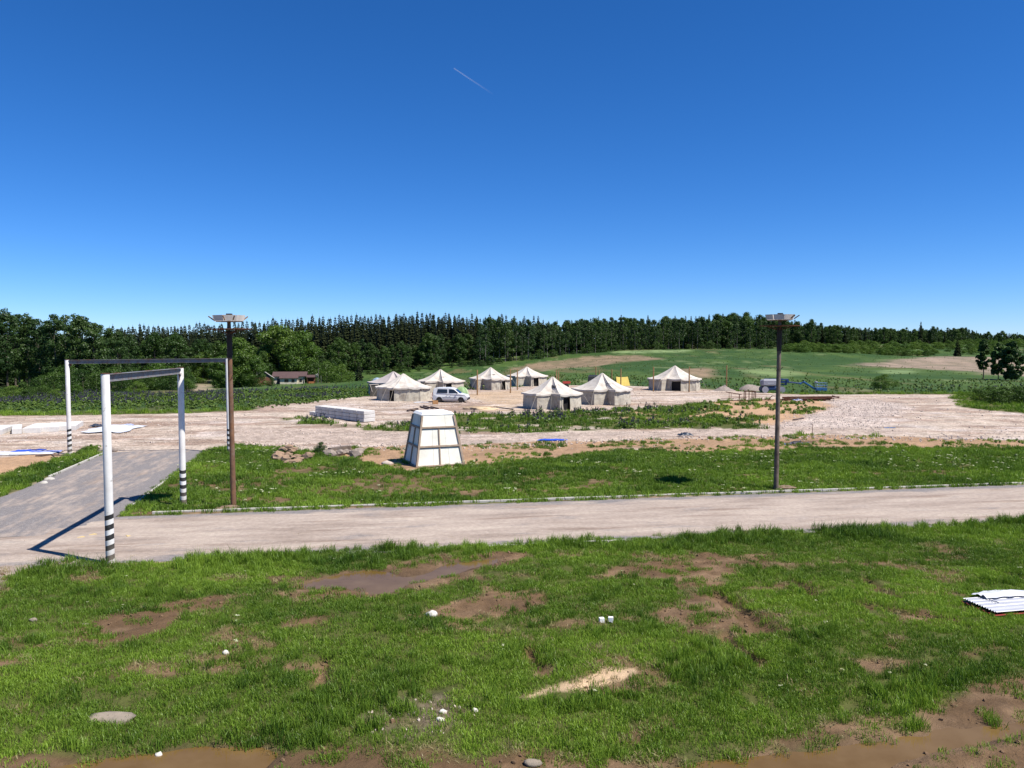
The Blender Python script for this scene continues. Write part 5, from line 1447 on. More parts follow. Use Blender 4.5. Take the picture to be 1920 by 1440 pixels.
def van():
    x, y = flat(845, 755); e = empty('white_van', (x, y + .9, gz(x, y + .9)), R(-7)); tag(e, 'white compact van with dark windows parked in front of the green dome tent', 'van')
    # side outline, x forward
    prof = [(-2.18, .38), (-2.2, .75), (-2.17, 1.05), (-2.06, 1.62), (-1.96, 1.76), (-1.6, 1.81), (-.3, 1.82), (.28, 1.76), (.62, 1.60), (1.22, 1.12), (1.42, 1.04), (1.95, .94), (2.14, .80), (2.2, .60), (2.18, .38)]
    arch = []
    def arc(cx, r): return [(cx + r * math.cos(t), .30 + r * math.sin(t)) for t in [math.pi * k / 8 for k in range(9)]]
    bottom = [(2.0, .28)] + arc(1.38, .36) + [(.9, .26), (-.95, .26)] + arc(-1.32, .36) + [(-2.0, .28)]
    out_ = prof + bottom
    bm = bmesh.new()
    rowsv = []
    for s in (-1, 1):
        for yo, k in ((.90, 1), ):
            row = []
            for px__, pz in out_:
                tum = max(0, pz - .95) * .17 + (.05 if pz < .4 else 0) + max(0, abs(px__) - 1.9) * .22
                row.append(bm.verts.new((px__, s * (yo - tum), pz)))
            rowsv.append(row)
    n = len(out_)
    bm.faces.new(rowsv[0]); bm.faces.new(rowsv[1][::-1])
    for i in range(n):
        j = (i + 1) % n; bm.faces.new((rowsv[0][j], rowsv[0][i], rowsv[1][i], rowsv[1][j]))
    bmesh.ops.recalc_face_normals(bm, faces=bm.faces)
    ed = [q for q in bm.edges if all(v.co.z > .45 for v in q.verts) and q.calc_face_angle(0) > .6]
    bmesh.ops.bevel(bm, geom=ed, offset=.055, segments=3, affect='EDGES', clamp_overlap=True)
    me = bpy.data.meshes.new('body'); bm.to_mesh(me); bm.free(); me.materials.append(M_WHITE)
    obj('body', me, e)
    def side_panel(nm, pts, mat, s, off=.006, parent=e, th=.02):
        V = []
        for k in (off, off - th):
            for a, b in pts: V.append((a, s * (.90 - max(0, b - .95) * .17 + k), b))
        m = len(pts); F = [tuple(range(m)), tuple(range(2 * m - 1, m - 1, -1))] + [(i, m + i, m + (i + 1) % m, (i + 1) % m) for i in range(m)]
        mb = MB(); mb.add(V, F); return mb.build(nm, mat, parent)
    for s in (-1, 1):
        side_panel('window', [(-1.62, 1.16), (-.30, 1.16), (-.34, 1.62), (-1.52, 1.64)], M_GLASS, s)
        side_panel('window', [(-.12, 1.16), (.98, 1.16), (1.02, 1.20), (.52, 1.58), (.16, 1.63), (-.12, 1.63)], M_GLASS, s)
        side_panel('side_moulding', [(-.92, .60), (.92, .60), (.92, .64), (-.92, .64)], M_GREYP, s, .012)
        side_panel('side_moulding', [(-.92, .44), (.9, .44), (.9, .47), (-.92, .47)], M_GREYP, s, .008)
        for a in (-.42, .0): side_panel('door_handle', [(a, .88), (a + .14, .88), (a + .14, .93), (a, .93)], M_GREYP, s, .03, e, .03)
        side_panel('door_gap', [(-.215, .40), (-.205, .40), (-.205, 1.68), (-.215, 1.68)], M_BLACKP, s, .003, e, .01)
        MB().box((.93, s * .97, 1.2), (.1, .16, .17)).build('mirror', M_BLACKP, e, .03)
        for cx in (-1.32, 1.38): wheel(e, (cx, s * .78, .31), .315, .2)
        m_ = MB(); m_.box((-2.165, s * .72, .98), (.09, .18, .44)); m_.build('tail_light', M_REDL, e, .02)
        m_ = MB(); m_.box((2.08, s * .63, .79), (.16, .3, .17)); m_.build('headlight', M_LAMP, e, .03)
        V = [(cx, 0) for cx in (0,)]
        for cx in (-1.32, 1.38):
            pts = [(cx + q * math.cos(t), .30 + q * math.sin(t)) for q, ts in ((.40, [math.pi * k / 8 for k in range(9)]), (.355, [math.pi * k / 8 for k in range(8, -1, -1)])) for t in ts]
            mb = MB(); m = len(pts); VV = [(a, s * (.905 - max(0, b - .95) * .17), b) for a, b in pts] + [(a, s * (.86), b) for a, b in pts]
            Fq = []
            for i in range(8): Fq.append((i, i + 1, 16 - i, 17 - i)); Fq.append((i, m + i, m + i + 1, i + 1))
            mb.add(VV, Fq); mb.build('wheel_arch', M_GREYP, e)
    MB().box((-2.14, 0, .44), (.2, 1.62, .26)).build('rear_bumper', M_BLACKP, e, .05)
    MB().box((2.13, 0, .47), (.24, 1.60, .34)).build('front_bumper', M_BLACKP, e, .08)
    mb = MB(); mb.add([(-2.175, -.66, 1.12), (-2.175, .66, 1.12), (-2.08, .6, 1.58), (-2.08, -.6, 1.58), (-2.13, -.66, 1.12), (-2.13, .66, 1.12), (-2.04, .6, 1.58), (-2.04, -.6, 1.58)], [(0, 1, 2, 3), (7, 6, 5, 4), (0, 4, 5, 1), (1, 5, 6, 2), (2, 6, 7, 3), (3, 7, 4, 0)]); mb.build('rear_window', M_GLASS, e)
    mb = MB(); mb.add([(1.235, -.72, 1.135), (1.235, .72, 1.135), (.66, .64, 1.595), (.66, -.64, 1.595), (1.21, -.72, 1.12), (1.21, .72, 1.12), (.63, .64, 1.58), (.63, -.64, 1.58)], [(0, 1, 2, 3), (7, 6, 5, 4), (0, 4, 5, 1), (1, 5, 6, 2), (2, 6, 7, 3), (3, 7, 4, 0)]); mb.build('windscreen', M_GLASS, e)
    MB().box((-2.2, 0, .84), (.015, .5, .11)).build('number_plate', M_LAMP, e)
    mb = MB(); mb.box((0, 0, .25), (3.9, 1.5, .1)); mb.build('underbody', M_BLACKP, e)
van()
x, y = flat(816, 758); e = empty('cardboard_box', (x, y, gz(x, y)), .2, .8); tag(e, 'open orange brown box on the ground behind the white van', 'box')
M_CARD = surf('orange_brown_card', (.50, .28, .12), (.42, .22, .10), 2, .9)
for c_, d_, nm in (((0, -.3, .28), (.75, .03, .56), 'side_board'), ((0, .3, .28), (.75, .03, .56), 'side_board'), ((-.385, 0, .28), (.03, .57, .56), 'end_board'), ((.385, 0, .28), (.03, .57, .56), 'end_board'), ((0, 0, .03), (.74, .57, .03), 'bottom_board')):
    MB().box(c_, d_).build(nm, M_CARD if nm != 'bottom_board' else M_WOOD, e)
mb = MB(); mb.box((-.5, 0, .6), (.24, .55, .03), Matrix.Rotation(.5, 3, 'Y')); mb.build('flap', M_CARD, e)

# ------------------------------------------------------------------ boom lift
M_BLUE = surf('blue_machine_paint', (.006, .055, .19), (.005, .04, .14), 2, .45, spec=.5, dirt=(.22, .2, .18), dirt_amt=.25)
M_BLUEL = surf('light_blue_paint', (.02, .15, .36), (.016, .12, .30), 2, .45, spec=.5)
M_HOOD = surf('grey_machine_hood', (.36, .36, .40), (.33, .33, .37), 1.5, .5, dirt=(.25, .22, .2), dirt_amt=.3)
def boom_lift():
    x, y = flat(1453, 737); e = empty('boom_lift', (x, y + 1.2, gz(x, y + 1.2)), R(-4)); tag(e, 'blue articulated boom lift with grey hood and lowered basket beside gravel heap', 'boom lift')
    MB().box((0, 0, .66), (2.5, 1.5, .42)).box((0, 0, .45), (2.1, 1.1, .2)).build('chassis', M_BLUE, e, .05)
    for cx in (-1.25, 1.15):
        for s in (-1, 1):
            w = wheel(e, (cx, s * .85, .48), .48, .34, rim=M_HOOD if cx < 0 else M_BLUE)
            MB().lathe([(.30, -.181), (.485 * .98, -.181), (.485 * .98, -.174), (.30, -.174)], 20, (0, 0, 0), 'Y').build('tyre_band', M_HOOD, w)
    MB().lathe([(.55, .871), (.55, .96)], 20).build('turntable', M_BLUE, e)
    MB().box((-.55, -.52, 1.5), (2.15, .7, 1.0)).build('hood', M_HOOD, e, .18, False)
    MB().box((-.55, .52, 1.45), (2.15, .7, .95)).build('hood', M_HOOD, e, .18)
    MB().box((-.2, 0, 1.35), (1.9, .32, .8)).build('mast_base', M_BLUE, e, .04)
    MB().box((-.45, -.875, 1.42), (.9, .012, .1)).build('stripe', M_LAMP, e)
    # folded arms, jib and basket, all to the right
    MB().bar((-1.2, -.06, 1.98), (2.2, -.06, 1.95), .26, .20).build('upper_arm', M_BLUE, e, .02)
    MB().bar((-.3, -.0, 1.62), (2.15, -.0, 1.58), .28, .30).build('main_arm', M_BLUE, e, .02)
    MB().bar((.3, .05, 1.12), (2.0, .05, 1.16), .18, .13).build('lower_link', M_BLUE, e, .02)
    m_ = MB(); m_.box((2.15, -.02, 1.78), (.36, .36, .5), Matrix.Rotation(-.4, 3, 'Y')); m_.build('elbow_block', M_BLUE, e, .04)
    MB().box((1.95, .02, 1.28), (.3, .28, .3)).build('link_block', M_BLUE, e, .04)
    MB().bar((1.6, -.02, 1.62), (4.15, -.02, 1.38), .20, .19).build('telescopic_arm', M_BLUE, e, .02)
    MB().bar((3.9, -.02, 1.38), (4.15, -.02, 1.36), .27, .27).build('arm_collar', M_BLUEL, e, .02)
    MB().bar((4.05, -.02, 1.36), (4.6, -.02, 1.62), .22, .2).build('jib_knuckle', M_BLUE, e, .03)
    MB().bar((4.5, -.02, 1.66), (6.15, -.02, .62), .16, .2).build('jib', M_BLUEL, e, .02)
    MB().bar((4.6, .1, 1.42), (6.05, .1, .52), .06, .07).build('jib_cylinder', M_BLACKP, e)
    MB().bar((6.05, -.02, .58), (6.5, -.02, .58), .2, .22).build('rotator', M_BLUE, e, .03)
    b = empty('basket', (7.05, 0, .38)); b.parent = e
    MB().box((0, 0, 0), (1.5, .9, .06)).build('floor', M_BLUEL, b)
    M_RAIL = M_BLUEL
    for zz in (.35, .72, 1.1):
        for a, c_ in (((-.72, -.43), (.72, -.43)), ((-.72, .43), (.72, .43)), ((-.72, -.43), (-.72, .43)), ((.72, -.43), (.72, .43))):
            if zz > .6 and a[0] == -.72 and c_[0] == .72 and False: continue
            MB().tube((*a, zz), (*c_, zz), .026, .026, 6).build('rail', M_RAIL, b)
    for sx in (-.72, 0, .72):
        for sy in (-.43, .43): MB().tube((sx, sy, .031), (sx, sy, 1.12), .026, .026, 6).build('rail_post', M_RAIL, b)
    MB().box((0, -.45, .17), (1.5, .015, .26)).box((0, .45, .17), (1.5, .015, .26)).build('kick_plate', M_BLUEL, b)
    MB().box((-.72, 0, 1.18), (.32, .5, .3)).build('control_box', M_HOOD, b, .03)
    MB().box((-.62, -.2, .75), (.08, .18, .35)).build('manual_case', M_LAMP, b, .01)
    return e
boom_lift()

# ------------------------------------------------------------------ gravel heaps
M_HEAP = surf('heap_gravel', (.44, .37, .32), (.33, .27, .23), 5, .95, .8, .08, fine=.5)
for px_, py_, w, h, lb in ((1366, 734, 3.6, .75, 'low heap of grey gravel behind the lone wooden post'), (1418, 734, 4.4, 1.35, 'higher heap of grey gravel behind the rusty cage left of the boom lift')):
    x, y = flat(px_, py_); r = np.random.default_rng(px_); n = 22; V = []; F = []
    for j in range(n + 1):
        for i in range(n + 1):
            u, v = i / n * 2 - 1, j / n * 2 - 1; d = math.hypot(u, v)
            zz = h * max(0, 1 - d) ** .8 * (1 + .25 * math.sin(u * 3 + px_)) + (float(vnoise(u * 6 + px_, v * 6, 3)) - .5) * .28 * max(0, 1 - d) - .06 * (d > .98) - .03
            V.append((u * w / 2, v * w / 2 * .8, zz))
    for j in range(n):
        for i in range(n): a = j * (n + 1) + i; F.append((a, a + 1, a + n + 2, a + n + 1))
    o = obj('gravel_heap', mesh_np('gravel_heap', V, F, [M_HEAP]), None, (x, y + 2, gz(x, y + 2))); tag(o, lb, 'gravel heap')

# ------------------------------------------------------------------ rusty steel
def frame_thing(name, px_, py_, label, cat, bars, rz=0.0, w=.06):
    x, y = flat(px_, py_); e = empty(name, (x, y, gz(x, y)), rz); tag(e, label, cat)
    for nm, a, b in bars: MB().bar(a, b, w, w).build(nm, M_RUST, e)
    return e
frame_thing('rusty_sawhorse', 1380, 749, 'small rusty steel trestle with slanting top beside the weeds', 'trestle', [('top_bar', (-1.3, 0, .95), (.7, 0, .62)), ('top_bar', (-1.2, .5, .98), (.8, .5, .66)), ('cross_bar', (-1.25, 0, .96), (-1.2, .5, .99)), ('cross_bar', (.7, 0, .63), (.8, .5, .67)), ('leg', (-.9, 0, 0), (-.9, 0, .86)), ('leg', (-.5, .5, 0), (-.5, .5, .83)), ('leg', (.4, 0, 0), (.4, 0, .64)), ('leg', (.6, .5, 0), (.6, .5, .66)), ('brace', (-1.9, .2, .1), (1.5, .2, .25))], 0, .05)
cage = []
for xx in (0, .42, .8, 1.25):
    cage += [('upright', (xx, 0, .1), (xx, 0, 1.2))]
    if xx in (0, 1.25): cage += [('upright', (xx, .7, .1), (xx, .7, 1.2)), ('cross_bar', (xx, .04, 1.2), (xx, .66, 1.2))]
cage += [('rail', (.0, 0, 1.24), (1.25, 0, 1.24)), ('rail', (0, .7, 1.24), (1.25, .7, 1.24)), ('rail', (0, 0, .07), (1.25, 0, .07)), ('sill', (-.3, 0, .02), (3.5, 0, .02)), ('rod', (2.0, 0, .05), (2.05, 0, .5)), ('rod', (1.5, .0, .2), (3.6, 0, .16)), ('strut', (2.8, 0, .1), (3.3, 0, .68)), ('strut', (3.3, 0, .68), (4.2, 0, .64))]
frame_thing('rusty_cage', 1398, 752, 'upright rusty steel cage frame left of the right nest pole', 'steel frame', cage, -.02, .085)
pile = []
for i in range(11):
    zz = .12 + .07 * (i % 5); yy = random.uniform(-.9, .9); x0 = random.uniform(-.4, .6) + i * .12; x1 = 6.6 + random.uniform(-.8, .6)
    pile.append(('beam', (x0, yy, zz), (x1, yy + random.uniform(-.5, .5), zz + random.uniform(.0, .18))))
pile += [('cross_beam', (.6, -1, .08), (.6, 1, .08)), ('cross_beam', (3, -1, .08), (3, 1, .08)), ('cross_beam', (5.4, -1, .08), (5.4, 1, .08)), ('edge_beam', (0, -1, .5), (7.1, -1.1, .55)), ('edge_beam', (7.0, -1.2, .45), (7.1, 1, .55))]
frame_thing('rusty_beam_pile', 1462, 751, 'long pile of rusty steel beams right of the right nest pole', 'steel beams', pile, 0, .11)
frame_thing('rusty_bars', 1345, 752, 'few rusty bars lying on the gravel near the trestle', 'steel bars', [('bar', (0, 0, .06), (3.4, -.3, .07)), ('bar', (.5, .6, .06), (4.2, .2, .07)), ('bar', (2.5, -.9, .06), (5.2, -.7, .07))], 0, .06)

def cloth(name, px_, py_, w, d, h, mat, label, cat, seed, rz=0.0):
    x, y = flat(px_, py_); n = 14; V = []; F = []
    for j in range(n + 1):
        for i in range(n + 1):
            u, v = i / n - .5, j / n - .5
            e1 = (float(vnoise(u * 5 + seed, v * 5, seed)) - .5); e2 = float(vnoise(u * 7, v * 7 + seed, seed + 3)); rag = 1 + .35 * (float(vnoise(math.atan2(v, u) * 1.6 + 9, seed, seed)) - .5)
            V.append((u * w * rag + e1 * .1, v * d * rag + e1 * .1, h * (.25 + .75 * e2) * max(.12, 1 - 2 * max(abs(u), abs(v)) ** 2)))
    for j in range(n):
        for i in range(n): a = j * (n + 1) + i; F.append((a, a + 1, a + n + 2, a + n + 1))
    o = obj(name, mesh_np(name, V, F, [mat], True), None, (x, y, gz(x, y) + .02), (0, 0, rz)); return tag(o, label, cat)
M_TARPB = surf('blue_tarpaulin', (.03, .10, .62), (.025, .08, .50), 3, .5, spec=.5)
M_FILM = surf('white_plastic_film', (.80, .80, .82), (.70, .70, .73), 2, .4, spec=.5)
M_TARPD = surf('dark_blue_bag', (.035, .05, .08), (.025, .035, .055), 3, .5, spec=.5)
cloth('blue_tarpaulin', 1036, 827, 2.1, .8, .14, M_TARPB, 'flat bright blue tarpaulin on the edge of the gravel track', 'tarpaulin', 3)
cloth('crumpled_bag', 1285, 819, 1.0, .6, .42, M_TARPD, 'crumpled dark blue bag beside the gravel track', 'bag', 5)
cloth('blue_sack', 1494, 752, 1.1, .7, .4, surf('blue_white_sack', (.10, .16, .42), (.6, .62, .7), 2, .6), 'blue and white sack in front of the rusty beams', 'sack', 7)
cloth('blue_tarpaulin', 52, 846, 1.7, 1.1, .12, M_TARPB, 'crumpled blue tarpaulin left of the far gate, nearer the slabs', 'tarpaulin', 9, .2)
cloth('blue_tarpaulin', 85, 848.5, 2.2, .9, .10, surf('faded_blue_tarpaulin', (.13, .18, .55), (.4, .43, .66), 2, .5), 'faded blue tarpaulin strip pointing at the far gate post', 'tarpaulin', 11, .15)
cloth('plastic_film', 20, 851, 3.4, 1.6, .10, M_FILM, 'white plastic film spread left of the blue tarpaulins', 'plastic film', 13, .1)
cloth('plastic_film', 62, 852, 2.6, .7, .10, M_FILM, 'narrow white plastic film in front of the blue tarpaulin', 'plastic film', 15, .1)
cloth('plastic_film', 216, 805, 3.6, 5.5, .22, M_FILM, 'large crumpled white film between the posts of the gates', 'plastic film', 17)
cloth('dark_rag', 181, 801, 1.1, .9, .32, M_TARPD, 'dark rag beside the crumpled white film', 'rag', 19)
cloth('blue_rag', 241, 798, .8, .9, .16, surf('pale_blue_rag', (.30, .36, .62), (.4, .44, .66), 3, .7), 'small pale blue rag right of the crumpled white film', 'rag', 21)
cloth('white_sheet', 790, 755, 1.7, .7, .12, M_FILM, 'white sheet on the ground before the left front tent', 'sheet', 23)
cloth('white_sheet', 1118, 772, 1.1, .6, .2, M_FILM, 'small white sheet at the grass edge before the large tent', 'sheet', 25)

# ------------------------------------------------------------------ white building blocks
M_BLOCK = surf('white_aerated_block', (.70, .67, .63), (.60, .57, .54), 2, .9, .2, .01, dirt=(.5, .46, .42), dirt_amt=.3)
def block_stack():
    a = np.array(flat(590, 780)); b = np.array(flat(683, 792)); d = b - a; L = np.linalg.norm(d); ang = math.atan2(d[1], d[0])
    n = 7; w = L / n; me = MB().box((0, 0, .165), (w * .95, 1.22, .325)).mesh('white_block', M_BLOCK, .03)
    names = ['bottom', 'middle', 'top']; place = ['far left end', 'second from the far left end', 'third from the far left end', 'middle', 'third from the near right end', 'second from the near right end', 'near right end']
    nrm = np.array([-d[1], d[0]]) / L
    for t in range(3):
        for i in range(n):
            if t == 2 and i == 0: pass
            p = a + d * ((i + .5) / n) + nrm * (.62 + random.uniform(-.03, .03))
            if t == 0 and i == 0: p = p - d / L * .25
            z = gz(*(a + d * .5)) + t * .345
            o = obj('white_block', me, None, (p[0], p[1], z + .01), (0, 0, ang + random.uniform(-.015, .015)))
            tag(o, 'white block in the %s tier of the stack, %s' % (names[t], place[i]), 'block', 'white blocks in the stack on the yard')
    p = a + nrm * .5 - d / L * 1.0
    me2 = MB().box((0, 0, .17), (.7, .6, .34)).mesh('white_block', M_BLOCK, .015)
    tag(obj('white_block', me2, None, (p[0], p[1], gz(*p) + .01), (0, 0, ang + .2)), 'single small white block lying off the far left end of the stack', 'block')
block_stack()
# slabs in the left yard
SLW = [(-70, -36), (-33, 2), (22, 41), (42, 76), (78, 109), (110, 142)]
lb = ['white slab cut by the left picture edge', 'leftmost full white slab in the row on the yard', 'narrow white slab right of the gap in the row', 'white slab, second right of the gap in the row', 'white slab left of the far gate post in the row', 'white slab at the right end of the row behind the gate post']
for k, (p0, p1) in enumerate(SLW):
    yb = itp([(-70, 819), (0, 816), (142, 806)], (p0 + p1) / 2)
    a = np.array(flat(p0, yb + .4)); b = np.array(flat(p1, yb - .4)); w = np.linalg.norm(b - a); ang = math.atan2(*(b - a)[::-1])
    e = empty('white_slab', (*((a + b) / 2), gz(*((a + b) / 2))), ang); tag(e, lb[k], 'slab', 'row of white slabs in the left yard')
    for j in range(4):
        MB().box((0, .52 + j * 1.04, .21), (w * .985, 1.0, .42)).build('slab_block', M_BLOCK, e, .015)
    e.rotation_euler.z = ang + .12

# ------------------------------------------------------------------ timbers between tower and tents
def lay(name, p0, p1, w, h, mat, label, cat='plank'):
    a = flat(*p0); b = flat(*p1); va = Vector((*a, gz(*a) + h / 2 + .01)); vb = Vector((*b, gz(*b) + h / 2 + .01)); c = (va + vb) / 2
    o = MB().bar(va - c, vb - c, w, h).build(name, mat, None, .004, False, c); return tag(o, label, cat)
M_NEWWOOD = surf('fresh_pale_timber', (.66, .50, .32), (.58, .43, .27), 4, .9)
M_DARKWOOD = surf('dark_old_timber', (.12, .085, .075), (.08, .06, .055), 4, .9)
lay('plank', (858, 763.5), (930, 764), .16, .06, M_NEWWOOD, 'long pale plank lying before the white van, left half')
lay('plank', (880, 762.8), (1000, 762.4), .18, .06, M_NEWWOOD, 'longest pale plank lying left of the nearest tent')
lay('plank', (926, 763), (962, 768.5), .14, .07, M_DARKWOOD, 'dark board crossing the long pale planks')
lay('plank', (874, 765), (896, 768), .14, .05, M_WOOD, 'short brown board in the sawdust before the van')
lay('plank', (900, 771.5), (985, 769), .2, .05, M_NEWWOOD, 'pale plank at the edge of the lupin bank')
lay('dark_beam', (788, 764), (803, 768), .16, .14, M_DARKWOOD, 'short dark beam behind the white tower, left of a pair', 'beam')
lay('dark_beam', (794, 762), (812, 767), .15, .12, M_DARKWOOD, 'dark beam behind the white tower pointing to the van', 'beam')
lay('dark_beam', (808, 764), (822, 767), .15, .12, M_DARKWOOD, 'dark beam behind the white tower, rightmost of three', 'beam')
lay('dark_beam', (764, 772), (783, 768.5), .22, .2, M_DARKWOOD, 'thick dark timber left of the white tower top', 'beam')
lay('dark_beam', (770, 770), (786, 774), .2, .2, M_WOOD, 'brown timber crossing the thick dark one by the tower', 'beam')
lay('dark_board', (1488, 788), (1506, 785), .22, .1, M_DARKWOOD, 'dark board lying on the pale crushed stone heap', 'board')
lay('pale_rod', (440, 746.5), (540, 745), .07, .07, M_RIM, 'thin pale rod lying in the lupins behind the yard', 'rod')
x, y = flat(905, 767); o = obj('sawdust_heap', rock_mesh('sawdust_heap', 77, surf('sawdust', (.66, .50, .31), (.58, .43, .27), 3, .95), 3.6, 2.2, .4, 3, .35), None, (x, y, gz(x, y) + .05)); tag(o, 'flat heap of pale sawdust beside the long planks', 'sawdust heap')
# stakes, box by the pool of water
x, y = flat(1522, 822); tag(MB().tube((0, 0, -.2), (.06, 0, 1.1), .022, .02, 7).build('thin_stake', M_RUST, None, 0, True, (x, y, gz(x, y))), 'thin rusty stake standing by the muddy strip right of the nest pole', 'stake')
x, y = flat(1494, 829); e = empty('concrete_well', (x, y, gz(x, y))); tag(e, 'small dark concrete chamber lid beside the muddy pool on the right', 'chamber')
MB().box((0, 0, .06), (.62, .5, .16)).build('rim', M_STEEL, e, .015); MB().box((0, 0, .165), (.5, .38, .04)).build('lid', M_BLACKP, e, .01)
# red cart and dark car roof behind the tents
x, y = flat(1062, 727); e = empty('red_cart', (x, y, gz(x, y)), .05); tag(e, 'small red open cart behind the nearest tent', 'cart')
M_REDC = surf('red_paint', (.56, .075, .045), (.46, .06, .04), 3, .5, spec=.4)
for c_, d_ in (((0, -.5, .85), (1.2, .03, .34)), ((0, .5, .85), (1.2, .03, .34)), ((-.6, 0, .85), (.03, .97, .34)), ((.6, 0, .85), (.03, .97, .34))): MB().box(c_, d_).build('side_board', M_REDC, e)
MB().box((0, 0, .64), (1.2, 1.0, .06)).build('bed', M_DARKWOOD, e); MB().bar((-.6, 0, .62), (-1.5, 0, .45), .07, .07).build('drawbar', M_BLACKP, e)
for s in (-1, 1): wheel(e, (.05, s * .6, .3), .3, .16)
def dark_car():
    x, y = flat(1116, 727); y += 3; e = empty('dark_vehicle', (x, y, gz(x, y)), R(82)); tag(e, 'dark vehicle seen as a black roof behind the large tent', 'vehicle')
    prof = [(-2.1, .4), (-2.12, 1.0), (-2.0, 1.75), (-1.8, 1.95), (.2, 1.98), (.9, 1.2), (2.0, 1.05), (2.12, .7), (2.1, .4)]
    mb = MB(); n = len(prof); V = [(a, -.88 + max(0, b - 1.1) * .14, b) for a, b in prof] + [(a, .88 - max(0, b - 1.1) * .14, b) for a, b in prof]
    mb.add(V, [tuple(range(n)), tuple(range(2 * n - 1, n - 1, -1))] + [(i, n + i, n + (i + 1) % n, (i + 1) % n) for i in range(n)]); mb.build('body', M_BLACKP, e, .04)
    for s in (-1, 1):
        for cx in (-1.3, 1.3): wheel(e, (cx, s * .78, .36), .36, .22)
        V = [(-1.75, s * .835, 1.25), (.3, s * .835, 1.25), (.05, s * .765, 1.8), (-1.7, s * .765, 1.8)]; mb = MB(); mb.add(V, [(0, 1, 2, 3)]); mb.build('window', M_GLASS, e)
dark_car()

# ------------------------------------------------------------------ house and barn
M_HROOF = surf('brown_roof_tiles', (.115, .07, .066), (.09, .055, .052), 1.2, .8, .3, .03)
M_CREAM = surf('cream_render', (.70, .64, .50), (.62, .56, .43), 1, .9)
M_BROWNW = surf('brown_boards', (.20, .09, .05), (.14, .065, .04), 3, .85)
def house():
    x, y, z = at_depth(545, 721, 236); z = gz(x, y); e = empty('farmhouse', (x, y, z - .2), R(10)); e.scale = (.92, .92, .9); tag(e, 'low cream house with brown roof among the garden trees', 'house')
    # main body: set back ends, a middle bay that projects under the same roof
    MB().box((-.6, 1.5, 1.4), (9.4, 6.0, 3.0)).build('wall', M_CREAM, e)
    MB().box((-.35, -2.2, 1.2), (5.4, 1.7, 2.6)).build('bay_wall', M_CREAM, e)
    rf = MB()
    def slab(x0, x1, y0, z0, y1, z1, t=.14): rf.add([(x0, y0, z0), (x1, y0, z0), (x1, y1, z1), (x0, y1, z1), (x0, y0, z0 - t), (x1, y0, z0 - t), (x1, y1, z1 - t), (x0, y1, z1 - t)], [(0, 1, 2, 3), (7, 6, 5, 4), (0, 4, 5, 1), (1, 5, 6, 2), (2, 6, 7, 3), (3, 7, 4, 0)])
    slab(-5.8, 5.4, -2.0, 2.95, 1.6, 4.35); slab(5.4, -5.8, 5.2, 2.95, 1.62, 4.36)
    roof = rf.build('roof', M_HROOF, e)
    rf = MB(); slab(-3.3, 2.8, -3.5, 2.38, -1.9, 3.0); rf.build('bay_roof', M_HROOF, e)
    MB().box((6.6, .6, 1.15), (2.4, 3.0, .2)).build('porch_floor', M_BROWNW, e)
    rf = MB(); slab(5.0, 8.2, -1.4, 2.55, 2.2, 3.2); rf.build('porch_roof', M_HROOF, e)
    MB().box((6.4, 1.9, 1.2), (2.6, .2, 2.4)).build('porch_wall', M_BROWNW, e)
    MB().box((6.9, -1.1, .6), (2.0, .1, .9)).build('porch_rail', surf('orange_boards', (.46, .19, .07), (.38, .15, .06), 3, .8), e)
    for px__ in (5.5, 8.0): MB().box((px__, -1.2, 1.25), (.14, .14, 2.5)).build('porch_post', M_BROWNW, e)
    for cx, cy, w, h in ((1.1, -3.06, .8, .9), (-1.0, -3.06, 1.1, .8), (3.4, -1.51, .7, .9), (-4.2, -1.51, .0, 0)):
        if w == 0: continue
        o = MB().box((cx, cy, 1.45), (w + .16, .06, h + .16)).build('window', M_BROWNW, e)
        MB().box((cx, cy - .04, 1.45), (w, .03, h)).build('pane', M_GLASS, o)
    o = MB().box((-3.6, -1.51, 1.2), (1.2, .06, 2.2)).build('door', surf('dark_door', (.10, .095, .10), (.08, .075, .08), 2, .7), e)
    MB().box((-3.2, -1.56, 1.15), (.14, .04, .05)).build('handle', M_RIM, o)
    MB().box((-.6, 1.5, -.2), (9.6, 6.2, .5)).build('plinth', M_CONC, e)
    m_ = MB(); m_.lathe([(.03, -.12), (.42, 0), (.62, .16), (.60, .17), (.40, .03), (.03, -.08)], 18, (0, 0, 0), 'Y'); d = m_.build('satellite_dish', M_WHITE, e, 0, True, (8.7, -1.2, 3.05), (.25, 0, .2))
    MB().tube((8.7, -1.05, -.2), (8.7, -1.05, 3.0), .05, .05, 8).build('dish_mast', M_STEEL, e)
house()
